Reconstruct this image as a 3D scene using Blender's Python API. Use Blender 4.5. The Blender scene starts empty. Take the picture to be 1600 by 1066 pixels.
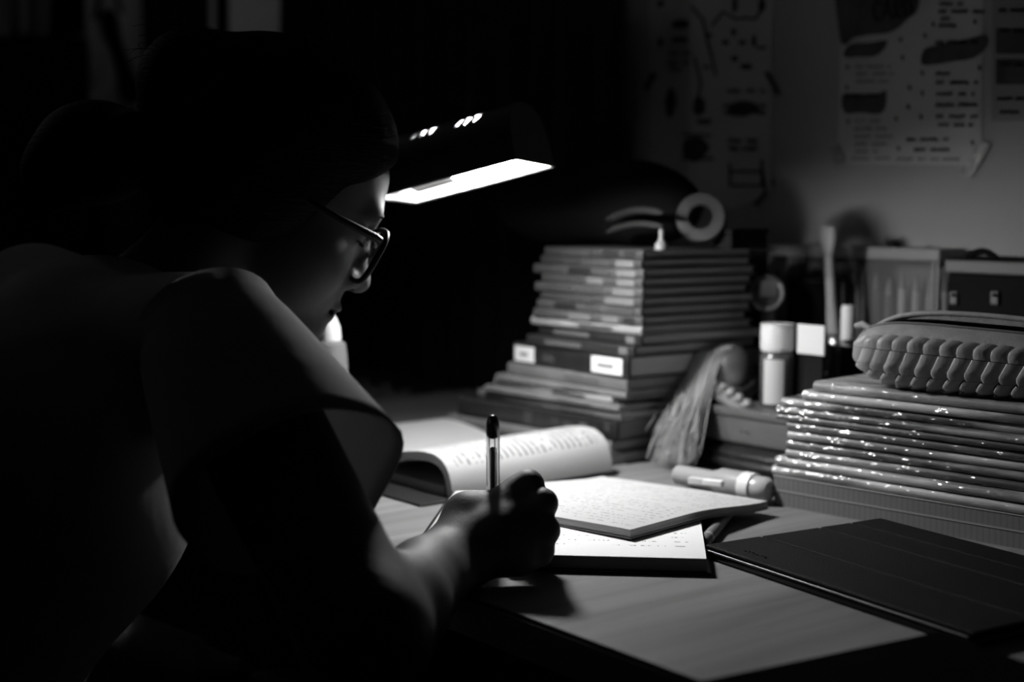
import bpy, bmesh, math, random
import numpy as np
from mathutils import Vector, Matrix
random.seed(7); rng = np.random.default_rng(7)
scene = bpy.context.scene
col = scene.collection
# ------------------------------------------------------------------ camera
F = 2222.0; PITCH = math.atan(213 / F); CAMZ = 0.99; DZ = 0.74      # DZ = desk top height
cam_d = bpy.data.cameras.new('camera'); cam = bpy.data.objects.new('camera', cam_d); col.objects.link(cam)
cam.location = (0, 0, CAMZ); cam.rotation_euler = (math.pi / 2 - PITCH, 0, 0)
cam_d.sensor_width = 36; cam_d.lens = F / 1600 * 36; cam_d.clip_start = 0.02; cam_d.clip_end = 30
cam_d.dof.use_dof = True; cam_d.dof.focus_distance = 1.0; cam_d.dof.aperture_fstop = 3.6
scene.camera = cam
# ------------------------------------------------------------------ world and exposure (night; light comes from the desk lamp and an added fill lamp)
w = bpy.data.worlds.new('night'); scene.world = w; w.use_nodes = True
w.node_tree.nodes['Background'].inputs[0].default_value = (1, 1, 1, 1)
w.node_tree.nodes['Background'].inputs[1].default_value = 0.0
scene.view_settings.view_transform = 'Standard'; scene.view_settings.look = 'None'
scene.view_settings.exposure = 0.0; scene.view_settings.gamma = 1.0
scene.view_settings.use_curve_mapping = False
scene.cycles.use_denoising = True
scene.cycles.max_bounces = 10; scene.cycles.diffuse_bounces = 4; scene.cycles.transparent_max_bounces = 12
scene.cycles.sample_clamp_indirect = 4.0
BULB = 390.0          # emission strength of the desk lamp bulb
FILL_LAMP = 30.0      # emission strength of the added, unseen fill lamp at the far end of the room

# ------------------------------------------------------------------ photo pixel -> place
def ray(px, py):
    a = (px - 800) / F; b = -(py - 533) / F
    return Vector((a, math.cos(PITCH) + b * math.sin(PITCH), -math.sin(PITCH) + b * math.cos(PITCH)))
CAMP = Vector((0, 0, CAMZ))
def onz(px, py, z=DZ):
    d = ray(px, py); return CAMP + d * ((z - CAMZ) / d.z)
def aty(px, py, Y):
    d = ray(px, py); return CAMP + d * (Y / d.y)
_A = onz(785, 950); _B = onz(1095, 1064)
ORG = Vector((_A.x, _A.y, 0)); EE = (_B - _A).normalized(); NN = Vector((-EE.y, EE.x, 0)); UP = Vector((0, 0, 1))
ANG = math.atan2(EE.y, EE.x)
def W(t, s, z=0.0):            # desk frame: t along the front edge, s towards the wall, z above the floor
    return ORG + EE * t + NN * s + UP * z
def TS(P):
    d = Vector((P.x, P.y, 0)) - ORG; return d.dot(EE), d.dot(NN)
def ons(px, py, s):            # on the upright plane at distance s from the desk front
    d = ray(px, py); k = (s - TS(CAMP)[1]) / d.dot(NN); return CAMP + d * k
def ont(px, py, t):
    d = ray(px, py); k = (t - TS(CAMP)[0]) / d.dot(EE); return CAMP + d * k

# ------------------------------------------------------------------ materials
_M = {}
def mat(name, v=0.5, rough=0.6, spec=0.4, var=0.0, vscale=30, bump=0.0, bscale=200, coat=0.0, metal=0.0, stretch=(1, 1, 1), coords='Object', transl=0.0, sss=0.0):
    if name in _M: return _M[name]
    m = bpy.data.materials.new(name); m.use_nodes = True; nt = m.node_tree; N = nt.nodes; L = nt.links
    b = N['Principled BSDF']
    b.inputs['Base Color'].default_value = (v, v, v, 1); b.inputs['Roughness'].default_value = rough
    b.inputs['Specular IOR Level'].default_value = spec; b.inputs['Metallic'].default_value = metal
    b.inputs['Coat Weight'].default_value = coat; b.inputs['Coat Roughness'].default_value = 0.08
    if sss: b.inputs['Subsurface Weight'].default_value = sss; b.inputs['Subsurface Radius'].default_value = (.006, .004, .003); b.inputs['Subsurface Scale'].default_value = 1.0
    tc = N.new('ShaderNodeTexCoord'); mp = N.new('ShaderNodeMapping'); mp.inputs['Scale'].default_value = stretch
    L.new(tc.outputs[coords], mp.inputs[0])
    if var:
        n = N.new('ShaderNodeTexNoise'); n.inputs['Scale'].default_value = vscale; n.inputs['Detail'].default_value = 5
        L.new(mp.outputs[0], n.inputs['Vector'])
        r = N.new('ShaderNodeMapRange'); r.inputs[1].default_value = .3; r.inputs[2].default_value = .7
        r.inputs[3].default_value = max(0, v * (1 - var)); r.inputs[4].default_value = v * (1 + var)
        L.new(n.outputs[0], r.inputs[0]); L.new(r.outputs[0], b.inputs['Base Color'])
    if bump:
        n2 = N.new('ShaderNodeTexNoise'); n2.inputs['Scale'].default_value = bscale; n2.inputs['Detail'].default_value = 3
        L.new(mp.outputs[0], n2.inputs['Vector'])
        bp = N.new('ShaderNodeBump'); bp.inputs['Strength'].default_value = bump; bp.inputs['Distance'].default_value = .002
        L.new(n2.outputs[0], bp.inputs['Height']); L.new(bp.outputs[0], b.inputs['Normal'])
    if transl:
        t = N.new('ShaderNodeBsdfTranslucent'); t.inputs[0].default_value = (v, v, v, 1)
        mx = N.new('ShaderNodeMixShader'); mx.inputs[0].default_value = transl
        L.new(b.outputs[0], mx.inputs[1]); L.new(t.outputs[0], mx.inputs[2]); L.new(mx.outputs[0], N['Material Output'].inputs[0])
    _M[name] = m; return m

def emit(name, strength):
    m = bpy.data.materials.new(name); m.use_nodes = True; b = m.node_tree.nodes['Principled BSDF']
    b.inputs['Base Color'].default_value = (.9, .9, .9, 1); b.inputs['Emission Color'].default_value = (1, 1, 1, 1)
    b.inputs['Emission Strength'].default_value = strength; return m

def math_node(N, L, op, a, b=None, c=None):
    n = N.new('ShaderNodeMath'); n.operation = op
    for i, x in enumerate((a, b, c)):
        if x is None: continue
        if isinstance(x, (int, float)): n.inputs[i].default_value = x
        else: L.new(x, n.inputs[i])
    return n.outputs[0]

def written_page(name, paper, ink, lines, u0, u1, v0, v1, thick=.35, thr=.5, ruled=0.0, uscale=60, swap=False):
    """paper with rows of handwriting or print (flat ink) laid out in UV space"""
    m = bpy.data.materials.new(name); m.use_nodes = True; nt = m.node_tree; N = nt.nodes; L = nt.links
    b = N['Principled BSDF']; b.inputs['Roughness'].default_value = .75; b.inputs['Specular IOR Level'].default_value = .15
    tc = N.new('ShaderNodeTexCoord'); sp = N.new('ShaderNodeSeparateXYZ'); L.new(tc.outputs['UV'], sp.inputs[0])
    u, v = sp.outputs[0], sp.outputs[1]
    if swap: u, v = v, u
    lv = math_node(N, L, 'MULTIPLY', v, lines); fl = math_node(N, L, 'FLOOR', lv); fr = math_node(N, L, 'FRACT', lv)
    cmb = N.new('ShaderNodeCombineXYZ'); L.new(math_node(N, L, 'MULTIPLY', u, uscale), cmb.inputs[0]); L.new(math_node(N, L, 'MULTIPLY', fl, 7.3), cmb.inputs[1])
    L.new(math_node(N, L, 'MULTIPLY', fr, 1.5), cmb.inputs[2])
    ns = N.new('ShaderNodeTexNoise'); ns.inputs['Scale'].default_value = 1.0; ns.inputs['Detail'].default_value = 1.5; L.new(cmb.outputs[0], ns.inputs['Vector'])
    cm2 = N.new('ShaderNodeCombineXYZ'); L.new(math_node(N, L, 'MULTIPLY', u, uscale * .13), cm2.inputs[0]); L.new(math_node(N, L, 'MULTIPLY', fl, 3.1), cm2.inputs[1])
    n2 = N.new('ShaderNodeTexNoise'); n2.inputs['Scale'].default_value = 1.0; n2.inputs['Detail'].default_value = 0; L.new(cm2.outputs[0], n2.inputs['Vector'])
    a = math_node(N, L, 'GREATER_THAN', ns.outputs[0], thr)
    a = math_node(N, L, 'MULTIPLY', a, math_node(N, L, 'GREATER_THAN', n2.outputs[0], .4))
    a = math_node(N, L, 'MULTIPLY', a, math_node(N, L, 'LESS_THAN', math_node(N, L, 'ABSOLUTE', math_node(N, L, 'SUBTRACT', fr, .5)), thick / 2))
    for lo, hi, q in ((u0, u1, u), (v0, v1, v)):
        a = math_node(N, L, 'MULTIPLY', a, math_node(N, L, 'GREATER_THAN', q, lo)); a = math_node(N, L, 'MULTIPLY', a, math_node(N, L, 'LESS_THAN', q, hi))
    if ruled:
        rl = math_node(N, L, 'MULTIPLY', math_node(N, L, 'LESS_THAN', fr, .09), ruled); a = math_node(N, L, 'MAXIMUM', a, rl)
    mx = N.new('ShaderNodeMixRGB'); L.new(a, mx.inputs[0]); mx.inputs[1].default_value = (paper,) * 3 + (1,); mx.inputs[2].default_value = (ink,) * 3 + (1,)
    L.new(mx.outputs[0], b.inputs['Base Color']); return m

def page_edge_mat(name, v=.45, scale=900, contrast=.35, axis=2):
    """stacked paper edges: fine layered lines across the block"""
    if name in _M: return _M[name]
    m = bpy.data.materials.new(name); m.use_nodes = True; nt = m.node_tree; N = nt.nodes; L = nt.links
    b = N['Principled BSDF']; b.inputs['Roughness'].default_value = .8; b.inputs['Specular IOR Level'].default_value = .1
    tc = N.new('ShaderNodeTexCoord'); mp = N.new('ShaderNodeMapping'); sc = [6, 6, 6]; sc[axis] = scale; mp.inputs['Scale'].default_value = sc
    L.new(tc.outputs['Object'], mp.inputs[0]); n = N.new('ShaderNodeTexNoise'); n.inputs['Scale'].default_value = 1; n.inputs['Detail'].default_value = 3
    L.new(mp.outputs[0], n.inputs['Vector']); r = N.new('ShaderNodeMapRange'); r.inputs[1].default_value = .3; r.inputs[2].default_value = .7
    r.inputs[3].default_value = v * (1 - contrast); r.inputs[4].default_value = v * (1 + contrast); L.new(n.outputs[0], r.inputs[0]); L.new(r.outputs[0], b.inputs['Base Color'])
    _M[name] = m; return m

# ------------------------------------------------------------------ object helpers
def obj(name, verts, faces, m, parent=None, smooth=False, mw=None):
    me = bpy.data.meshes.new(name); me.from_pydata([tuple(v) for v in verts], [], [tuple(int(i) for i in f) for f in faces])
    bm = bmesh.new(); bm.from_mesh(me); bmesh.ops.recalc_face_normals(bm, faces=bm.faces); bm.to_mesh(me); bm.free()
    if m: me.materials.append(m)
    if smooth: me.polygons.foreach_set('use_smooth', [True] * len(me.polygons))
    o = bpy.data.objects.new(name, me); col.objects.link(o)
    if parent: o.parent = parent
    if mw is not None: o.matrix_world = mw if parent is None else o.matrix_world
    return o
def bm_obj(name, bm, m, parent=None, smooth=False):
    me = bpy.data.meshes.new(name); bm.to_mesh(me); bm.free()
    if m: me.materials.append(m)
    if smooth: me.polygons.foreach_set('use_smooth', [True] * len(me.polygons))
    o = bpy.data.objects.new(name, me); col.objects.link(o)
    if parent: o.parent = parent
    return o
def tag(o, label=None, cat=None, group=None, kind=None):
    if label: o['label'] = label
    if cat: o['category'] = cat
    if group: o['group'] = group
    if kind: o['kind'] = kind
    return o
def empty(name, loc, rz=0.0, label=None, cat=None, group=None):
    o = bpy.data.objects.new(name, None); col.objects.link(o); o.location = loc; o.rotation_euler = (0, 0, rz); o.empty_display_size = .03
    return tag(o, label, cat, group)
def box_bm(x0, x1, y0, y1, z0, z1, bev=0.0, seg=2, bm=None):
    own = bm is None
    if own: bm = bmesh.new()
    r = bmesh.ops.create_cube(bm, size=1)
    for v in r['verts']:
        v.co = Vector(((x0 + x1) / 2 + v.co.x * (x1 - x0), (y0 + y1) / 2 + v.co.y * (y1 - y0), (z0 + z1) / 2 + v.co.z * (z1 - z0)))
    if bev:
        es = list({e for v in r['verts'] for e in v.link_edges})
        bmesh.ops.bevel(bm, geom=es, offset=bev, segments=seg, profile=.5, affect='EDGES')
    return bm
def box(name, x0, x1, y0, y1, z0, z1, m, parent=None, bev=0.0, seg=2):
    return bm_obj(name, box_bm(x0, x1, y0, y1, z0, z1, bev, seg), m, parent, smooth=False)
def rings_mesh(rings, closed=True, cap0=True, cap1=True):
    n = len(rings[0]); V = [p for r in rings for p in r]; Fc = []
    for i in range(len(rings) - 1):
        for j in range(n if closed else n - 1):
            k = (j + 1) % n; Fc.append((i * n + j, i * n + k, (i + 1) * n + k, (i + 1) * n + j))
    if cap0: Fc.append(tuple(range(n))[::-1])
    if cap1: Fc.append(tuple(range((len(rings) - 1) * n, len(rings) * n)))
    return V, Fc
def lathe(name, prof, m, parent=None, n=28, smooth=True, cap0=True, cap1=True, axis=None, base=None):
    """profile (r, h) turned about an axis"""
    ax = (axis or UP).normalized(); b = base or Vector((0, 0, 0))
    u = ax.orthogonal().normalized(); v = ax.cross(u)
    rings = [[b + ax * h + (u * math.cos(2 * math.pi * i / n) + v * math.sin(2 * math.pi * i / n)) * max(r, 1e-5) for i in range(n)] for r, h in prof]
    V, Fc = rings_mesh(rings, True, cap0, cap1); o = obj(name, V, Fc, m, parent, smooth)
    if smooth: shade_auto(o)
    return o
def shade_auto(o, ang=40):
    me = o.data; bm = bmesh.new(); bm.from_mesh(me)
    for e in bm.edges:
        if len(e.link_faces) == 2 and e.calc_face_angle(0) > math.radians(ang): e.smooth = False
    for f in bm.faces: f.smooth = True
    bm.to_mesh(me); bm.free()
def tube_geo(path, radii, n=10, caps=True):
    path = [Vector(p) for p in path]
    if isinstance(radii, (int, float)): radii = [radii] * len(path)
    rings = []; prev = None
    for i, p in enumerate(path):
        d = (path[min(i + 1, len(path) - 1)] - path[max(i - 1, 0)]).normalized()
        if prev is None: u = d.orthogonal().normalized()
        else: u = (prev - d * prev.dot(d)).normalized()
        prev = u; v = d.cross(u)
        rings.append([p + (u * math.cos(2 * math.pi * j / n) + v * math.sin(2 * math.pi * j / n)) * radii[i] for j in range(n)])
    return rings_mesh(rings, True, caps, caps)
def tube(name, path, radii, m, parent=None, n=10, smooth=True):
    V, Fc = tube_geo(path, radii, n); o = obj(name, V, Fc, m, parent, smooth)
    if smooth: shade_auto(o, 50)
    return o
def join_geo(parts):
    V = []; Fc = []
    for v, f in parts:
        k = len(V); V += list(v); Fc += [tuple(i + k for i in q) for q in f]
    return V, Fc
def bez(p0, p1, p2, p3, n=16):
    out = []
    for i in range(n + 1):
        t = i / n; out.append(p0 * (1 - t) ** 3 + p1 * 3 * t * (1 - t) ** 2 + p2 * 3 * t * t * (1 - t) + p3 * t ** 3)
    return out
def local(o_empty, P):           # world point -> coordinates of an unparented empty
    return o_empty_matrix(o_empty).inverted() @ P
def o_empty_matrix(o):
    return Matrix.Translation(o.location) @ o.rotation_euler.to_matrix().to_4x4()

# ------------------------------------------------------------------ implicit surfaces (smooth union, surface nets)
class Field:
    def __init__(s, xs, ys, zs):
        s.xs, s.ys, s.zs = [np.asarray(a, np.float32) for a in (xs, ys, zs)]
        s.f = np.full((len(xs), len(ys), len(zs)), .5, np.float32)
    def _box(s, lo, hi):
        sl = tuple(slice(max(0, int(np.searchsorted(a, l)) - 1), int(np.searchsorted(a, h)) + 1) for a, l, h in zip((s.xs, s.ys, s.zs), lo, hi))
        X = s.xs[sl[0]][:, None, None]; Y = s.ys[sl[1]][None, :, None]; Z = s.zs[sl[2]][None, None, :]
        return sl, X, Y, Z
    def _add(s, sl, d, k, sub):
        a = s.f[sl]
        if sub:
            a2 = -a; h = np.clip(k - np.abs(a2 - d), 0, None) / k; s.f[sl] = -(np.minimum(a2, d) - h * h * k / 4)
        else:
            h = np.clip(k - np.abs(a - d), 0, None) / k; s.f[sl] = np.minimum(a, d) - h * h * k / 4
    def cone(s, a, b, ra, rb, k=.01, sub=False):
        a = np.array(a, np.float32); b = np.array(b, np.float32); m = max(ra, rb) + k + .03
        sl, X, Y, Z = s._box(np.minimum(a, b) - m, np.maximum(a, b) + m)
        if min(s.f[sl].shape) == 0: return
        ba = b - a; l2 = float(ba @ ba) + 1e-12
        t = np.clip(((X - a[0]) * ba[0] + (Y - a[1]) * ba[1] + (Z - a[2]) * ba[2]) / l2, 0, 1)
        d = np.sqrt((X - a[0] - t * ba[0]) ** 2 + (Y - a[1] - t * ba[1]) ** 2 + (Z - a[2] - t * ba[2]) ** 2) - (ra + (rb - ra) * t)
        s._add(sl, d, k, sub)
    def chain(s, pts, rad, k=.008):
        for i in range(len(pts) - 1): s.cone(pts[i], pts[i + 1], rad[i], rad[i + 1], k)
    def ell(s, c, r, R=None, k=.01, sub=False):
        c = np.array(c, np.float32); m = max(r) + k + .03
        sl, X, Y, Z = s._box(c - m, c + m)
        if min(s.f[sl].shape) == 0: return
        x, y, z = X - c[0], Y - c[1], Z - c[2]
        if R is None: q = (x, y, z)
        else: q = [R[0][i] * x + R[1][i] * y + R[2][i] * z for i in range(3)]     # columns of R are the local axes
        k0 = np.sqrt((q[0] / r[0]) ** 2 + (q[1] / r[1]) ** 2 + (q[2] / r[2]) ** 2)
        k1 = np.sqrt((q[0] / r[0] ** 2) ** 2 + (q[1] / r[1] ** 2) ** 2 + (q[2] / r[2] ** 2) ** 2) + 1e-6
        s._add(sl, k0 * (k0 - 1) / k1, k, sub)
    def mesh(s):
        f = s.f; neg = f < 0
        c = np.zeros(tuple(n - 1 for n in f.shape), np.uint8)
        for dx in (0, 1):
            for dy in (0, 1):
                for dz in (0, 1): c += neg[dx:dx + c.shape[0], dy:dy + c.shape[1], dz:dz + c.shape[2]]
        I = np.argwhere((c > 0) & (c < 8)); idx = np.full(c.shape, -1, np.int32); idx[tuple(I.T)] = np.arange(len(I))
        cor = [(dx, dy, dz) for dx in (0, 1) for dy in (0, 1) for dz in (0, 1)]
        val = np.stack([f[I[:, 0] + d[0], I[:, 1] + d[1], I[:, 2] + d[2]] for d in cor], 1)
        pos = np.stack([np.stack([s.xs[I[:, 0] + d[0]], s.ys[I[:, 1] + d[1]], s.zs[I[:, 2] + d[2]]], 1) for d in cor], 1)
        acc = np.zeros((len(I), 3)); cnt = np.zeros(len(I))
        for p in range(8):
            for q in range(p + 1, 8):
                if sum(abs(cor[p][i] - cor[q][i]) for i in range(3)) != 1: continue
                a, b = val[:, p], val[:, q]; mk = (a < 0) != (b < 0)
                t = np.where(mk, a / np.where(mk, a - b, 1), 0)
                acc += np.where(mk[:, None], pos[:, p] + (pos[:, q] - pos[:, p]) * t[:, None], 0); cnt += mk
        V = acc / cnt[:, None]; Q = []
        for ax in range(3):
            o1, o2 = [(1, 2), (2, 0), (0, 1)][ax]
            a = [slice(None)] * 3; b = [slice(None)] * 3; a[ax] = slice(0, -1); b[ax] = slice(1, None)
            E = np.argwhere(neg[tuple(a)] != neg[tuple(b)])
            E = E[(E[:, o1] > 0) & (E[:, o2] > 0) & (E[:, o1] < c.shape[o1]) & (E[:, o2] < c.shape[o2])]
            flip = neg[tuple(E.T)]
            def cell(d1, d2):
                G = E.copy(); G[:, o1] -= d1; G[:, o2] -= d2; return idx[tuple(G.T)]
            q = np.stack([cell(1, 1), cell(0, 1), cell(0, 0), cell(1, 0)], 1)
            q[~flip] = q[~flip][:, ::-1]; Q.append(q)
        return V, np.concatenate(Q)
def field_obj(name, fld, m, parent=None):
    V, Q = fld.mesh(); me = bpy.data.meshes.new(name)
    me.vertices.add(len(V)); me.vertices.foreach_set('co', V.astype(np.float32).ravel())
    me.loops.add(Q.size); me.loops.foreach_set('vertex_index', Q.astype(np.int32).ravel())
    me.polygons.add(len(Q)); me.polygons.foreach_set('loop_start', np.arange(0, Q.size, 4, dtype=np.int32)); me.polygons.foreach_set('loop_total', np.full(len(Q), 4, np.int32))
    me.update(calc_edges=True); me.validate(); me.polygons.foreach_set('use_smooth', [True] * len(me.polygons)); me.materials.append(m)
    o = bpy.data.objects.new(name, me); col.objects.link(o)
    if parent: o.parent = parent
    return o
def grid(lo, hi, f0, f1, fine, coarse):
    return np.concatenate([np.arange(lo, f0, coarse), np.arange(f0, f1, fine), np.arange(f1, hi, coarse)])

# ================================================================== ROOM
WS = 0.655                       # the wall stands this far behind the desk front edge
m_wall = mat('wall_paint', .35, .85, .15, var=.06, vscale=6, bump=.15, bscale=120)
def wall_box(name, t0, t1, s0, s1, z0, z1, m):
    P = [W(t, s, z) for z in (z0, z1) for t, s in ((t0, s0), (t1, s0), (t1, s1), (t0, s1))]
    o = obj(name, P, [(0, 1, 2, 3), (4, 5, 6, 7), (0, 1, 5, 4), (1, 2, 6, 5), (2, 3, 7, 6), (3, 0, 4, 7)], m)
    o['kind'] = 'structure'; return o
tag(wall_box('floor', -2.08, 1.6, -2.2, WS, -.05, 0, mat('floor_tiles', .12, .5, .3, var=.15, vscale=4)), 'dark floor under the desk')
tag(wall_box('ceiling', -2.08, 1.6, -2.2, WS, 2.5, 2.55, mat('ceiling_paint', .5, .9, .1)), 'plain ceiling above the room')
tag(wall_box('wall_back', -2.08, 1.6, WS, WS + .08, 0, 2.5, m_wall), 'grey painted wall behind the desk with paper posters')
tag(wall_box('wall_left', -2.08, -2.0, -2.2, WS, 0, 2.5, mat('pale_wall_paint', .8, .85, .15, var=.05, vscale=5)), 'pale wall at the far end of the dark room')
tag(wall_box('baseboard_back', -2.0, 1.6, WS - .012, WS, 0, .08, mat('skirting', .3, .5)), 'narrow skirting board at the foot of the wall')

# ---- desk
desk = empty('desk', W(0, 0, 0), ANG, 'pale wooden desk with a fine straight grain, lit by the lamp', 'desk')
def wood(name, v, sx=(3, 45, 45), rough=.42, spec=.3):
    m = bpy.data.materials.new(name); m.use_nodes = True; nt = m.node_tree; N = nt.nodes; L = nt.links; b = N['Principled BSDF']
    b.inputs['Roughness'].default_value = rough; b.inputs['Specular IOR Level'].default_value = spec
    tc = N.new('ShaderNodeTexCoord'); mp = N.new('ShaderNodeMapping'); mp.inputs['Scale'].default_value = sx; L.new(tc.outputs['Object'], mp.inputs[0])
    n = N.new('ShaderNodeTexNoise'); n.inputs['Scale'].default_value = 1; n.inputs['Detail'].default_value = 6; n.inputs['Distortion'].default_value = .4; L.new(mp.outputs[0], n.inputs['Vector'])
    r = N.new('ShaderNodeMapRange'); r.inputs[1].default_value = .25; r.inputs[2].default_value = .75; r.inputs[3].default_value = v * .62; r.inputs[4].default_value = v * 1.3
    L.new(n.outputs[0], r.inputs[0]); L.new(r.outputs[0], b.inputs['Base Color'])
    bp = N.new('ShaderNodeBump'); bp.inputs['Strength'].default_value = .06; bp.inputs['Distance'].default_value = .001; L.new(n.outputs[0], bp.inputs['Height']); L.new(bp.outputs[0], b.inputs['Normal'])
    return m
m_desk = wood('desk_wood', .185, (42, 2.6, 42), .62, .06)
m_deskdark = wood('desk_side_wood', .16, (3, 40, 40))
DT0, DT1, DD = -.86, .62, .645
box('desk_top', DT0, DT1, 0, DD, DZ - .028, DZ, m_desk, desk, bev=.001, seg=2)
box('edge_band', DT0 + .003, DT1 - .003, -.0015, .0005, DZ - .026, DZ - .003, m_deskdark, desk)
for x in (DT0 + .03, DT1 - .05):
    box('side_panel', x, x + .022, .04, DD - .01, 0, DZ - .028, m_deskdark, desk, bev=.002)
box('back_panel', DT0 + .05, DT1 - .05, DD - .05, DD - .035, .28, DZ - .028, m_deskdark, desk, bev=.002)
dr = box('drawer', .22, .56, .03, .5, DZ - .15, DZ - .03, m_deskdark, desk, bev=.003)
bm = box_bm(.35, .43, .012, .028, DZ - .095, DZ - .085, .003)
bm_obj('handle', bm, mat('dull_metal', .4, .35, metal=1.0), dr)

# ---- desk lamp
lamp_c = aty(724, 284, 1.215); lv = Vector((.893, -.383, .231)).normalized()
lw = Vector((.403, .911, -.049)); lw = (lw - lv * lw.dot(lv)).normalized(); lu = lv.cross(lw)
LB = W(-.70, .2, DZ)
lamp = empty('desk_lamp', LB, 0, 'black desk lamp with a slotted half round shade, switched on', 'lamp')
def LL(P): return P - LB
m_black = mat('black_enamel', .012, .38, .35)
m_liner = mat('white_reflector', .85, .5, .3)
HL, HW, HH = .068, .0412, .051     # half length, half width, shade height
def shade_pt(u, v, off=0.0):      # u along the head -1..1, v around the arc 0 (near rim) .. 1 (far rim)
    # a low arch: vertical skirts that round over into the top
    a = math.pi * v; c, s_ = math.cos(a), math.sin(a)
    x = -math.copysign(abs(c) ** .75, c) * (HW - off); z = (abs(s_) ** .8) * (HH - off)
    return lamp_c + lv * (u * (HL - off)) + lw * x + lu * z
NU, NV = 150, 72
def slit(i, j):
    u = (i + .5) / NU * 2 - 1; v = (j + .5) / NV
    vv = v if v < .5 else 1 - v
    if not .27 < vv < .425: return False
    for c in (-.20, .42):
        for k in (-1, 0, 1):
            x_ = abs(u - (c + k * .125) - (vv - .345) * .75)
            if x_ < .034 * math.sqrt(max(0, 1 - ((vv - .3475) / .0775) ** 4)): return True
    return False
def shell(off):
    V = [LL(shade_pt(i / NU * 2 - 1, j / NV, off)) for i in range(NU + 1) for j in range(NV + 1)]; Fc = []
    for i in range(NU):
        for j in range(NV):
            if not slit(i, j): a = i * (NV + 1) + j; Fc.append((a, a + 1, a + NV + 2, a + NV + 1))
    return V, Fc
def endcaps(off):
    V = []; Fc = []
    for u in (-1, 1):
        k = len(V); V += [LL(shade_pt(u, j / NV, off)) for j in range(NV + 1)]; Fc.append(tuple(range(k, k + NV + 1)))
    return V, Fc
V, Fc = join_geo([shell(0), endcaps(0)]); sh = obj('lamp_shade', V, Fc, m_black, lamp); shade_auto(sh, 50)
V, Fc = join_geo([shell(.0016), endcaps(.0016)]); ln = obj('reflector', V, Fc, m_liner, sh); shade_auto(ln, 50)
rim = []
for v in (0, 1): rim.append(tube_geo([LL(shade_pt(u, v)) for u in (-1, 0, 1)], .0014, 6))
for u in (-1, 1): rim.append(tube_geo([LL(shade_pt(u, 0)), LL(shade_pt(u, 1))], .0014, 6))
V, Fc = join_geo(rim); obj('rim', V, Fc, m_black, sh)
bc = lamp_c + lv * .026 + lu * .0140
bulb_prof = [(.0001, -.022), (.008, -.0205), (.014, -.014), (.0165, -.005), (.0165, .005), (.014, .015), (.011, .025), (.010, .034)]
lathe('bulb', bulb_prof, emit('bulb_glow', BULB), lamp, n=20, axis=-lv, base=LL(bc))
lathe('socket', [(.0125, .032), (.0125, .07), (.010, .074)], mat('white_ceramic', .6, .4), lamp, n=20, axis=-lv, base=LL(bc))
hj = lamp_c - lv * HL + lu * .028
lathe('joint', [(.013, -.004), (.016, 0), (.016, .018), (.009, .024)], m_black, lamp, n=20, axis=-lv, base=LL(hj))
nk = bez(hj - lv * .02, hj - lv * .14 + UP * .0, LB + UP * .34, LB + UP * .02, 40)
tube('gooseneck', [LL(p) for p in nk], .0062, m_black, lamp, n=10)
lathe('base', [(.0001, 0), (.072, 0), (.075, .004), (.073, .012), (.03, .022), (.011, .028), (.009, .045), (.0001, .045)], m_black, lamp, n=40)
lathe('switch', [(.007, .0), (.007, .006), (.005, .008), (.0001, .008)], mat('grey_plastic', .2, .4), lamp, n=16, base=Vector((.045, -.02, .016)))
# ================================================================== PERSON
HS = .818                                                   # a child's head against an adult's
hc = aty(440, 302, 1.11)
hp, hy = math.radians(30), math.radians(14)
hf = Vector((math.cos(hp) * math.cos(hy), math.cos(hp) * math.sin(hy), -math.sin(hp)))
hl = Vector((-math.sin(hy), math.cos(hy), 0)); hu = hf.cross(hl)
HR = [[hf[i], hl[i], hu[i]] for i in range(3)]             # columns: forward, left, up
def H(a, b, c): return hc + (hf * a + hl * b + hu * c) * HS
sh_r = aty(332, 528, .91); el_r = aty(570, 992, .745); wr = aty(694, 884, .905)
neckb = W(-.318, -.085, .905); sh_l = W(-.475, -.12, .905); el_l = W(-.53, -.2, .68); ha_l = W(-.42, -.02, .60)
body = Field(grid(-.80, .16, -.30, .052, .0019, .008), grid(.56, 1.46, .84, 1.32, .0019, .008), grid(-.01, 1.13, .742, 1.11, .0019, .008))
B = body
T = lambda t, s, z: W(t, s, z)
# torso and legs (dressed)
B.cone(T(-.30, -.36, .53), T(-.305, -.30, .66), .105, .09, .04)
B.cone(T(-.305, -.30, .66), T(-.312, -.17, .82), .09, .085, .05)
B.cone(T(-.26, -.2, .80), T(-.37, -.2, .80), .085, .085, .05)
B.cone(T(-.314, -.13, .87), sh_r - UP * .006, .042, .034, .02); B.cone(T(-.314, -.13, .87), sh_l - UP * .006, .042, .034, .02)
B.cone(T(-.314, -.12, .885), neckb, .05, .042, .03)
for t in (-.235, -.375):
    B.cone(T(t, -.34, .51), T(t, .04, .52), .073, .05, .03); B.cone(T(t, .04, .52), T(t, .07, .10), .046, .03, .02)
    B.cone(T(t, .05, .045), T(t, .20, .028), .035, .026, .02)
# arms
B.chain([sh_r, el_r], [.042, .035], .015); B.chain([el_r, el_r.lerp(wr, .35), wr], [.031, .0285, .0215], .015)
B.chain([sh_l, el_l, ha_l], [.040, .033, .024], .02)
for k in range(4):
    q = ha_l + NN * .03 + EE * (.022 - k * .014) - UP * .008
    B.chain([ha_l + EE * (.016 - k * .01), q, q + NN * .035 - UP * .02], [.013, .0085, .007], .008)
B.chain([ha_l + EE * .012, ha_l + EE * .035 + NN * .03], [.012, .008], .008)
# neck
B.cone(H(-.03, 0, -.05), neckb, .042, .045, .03)
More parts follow.
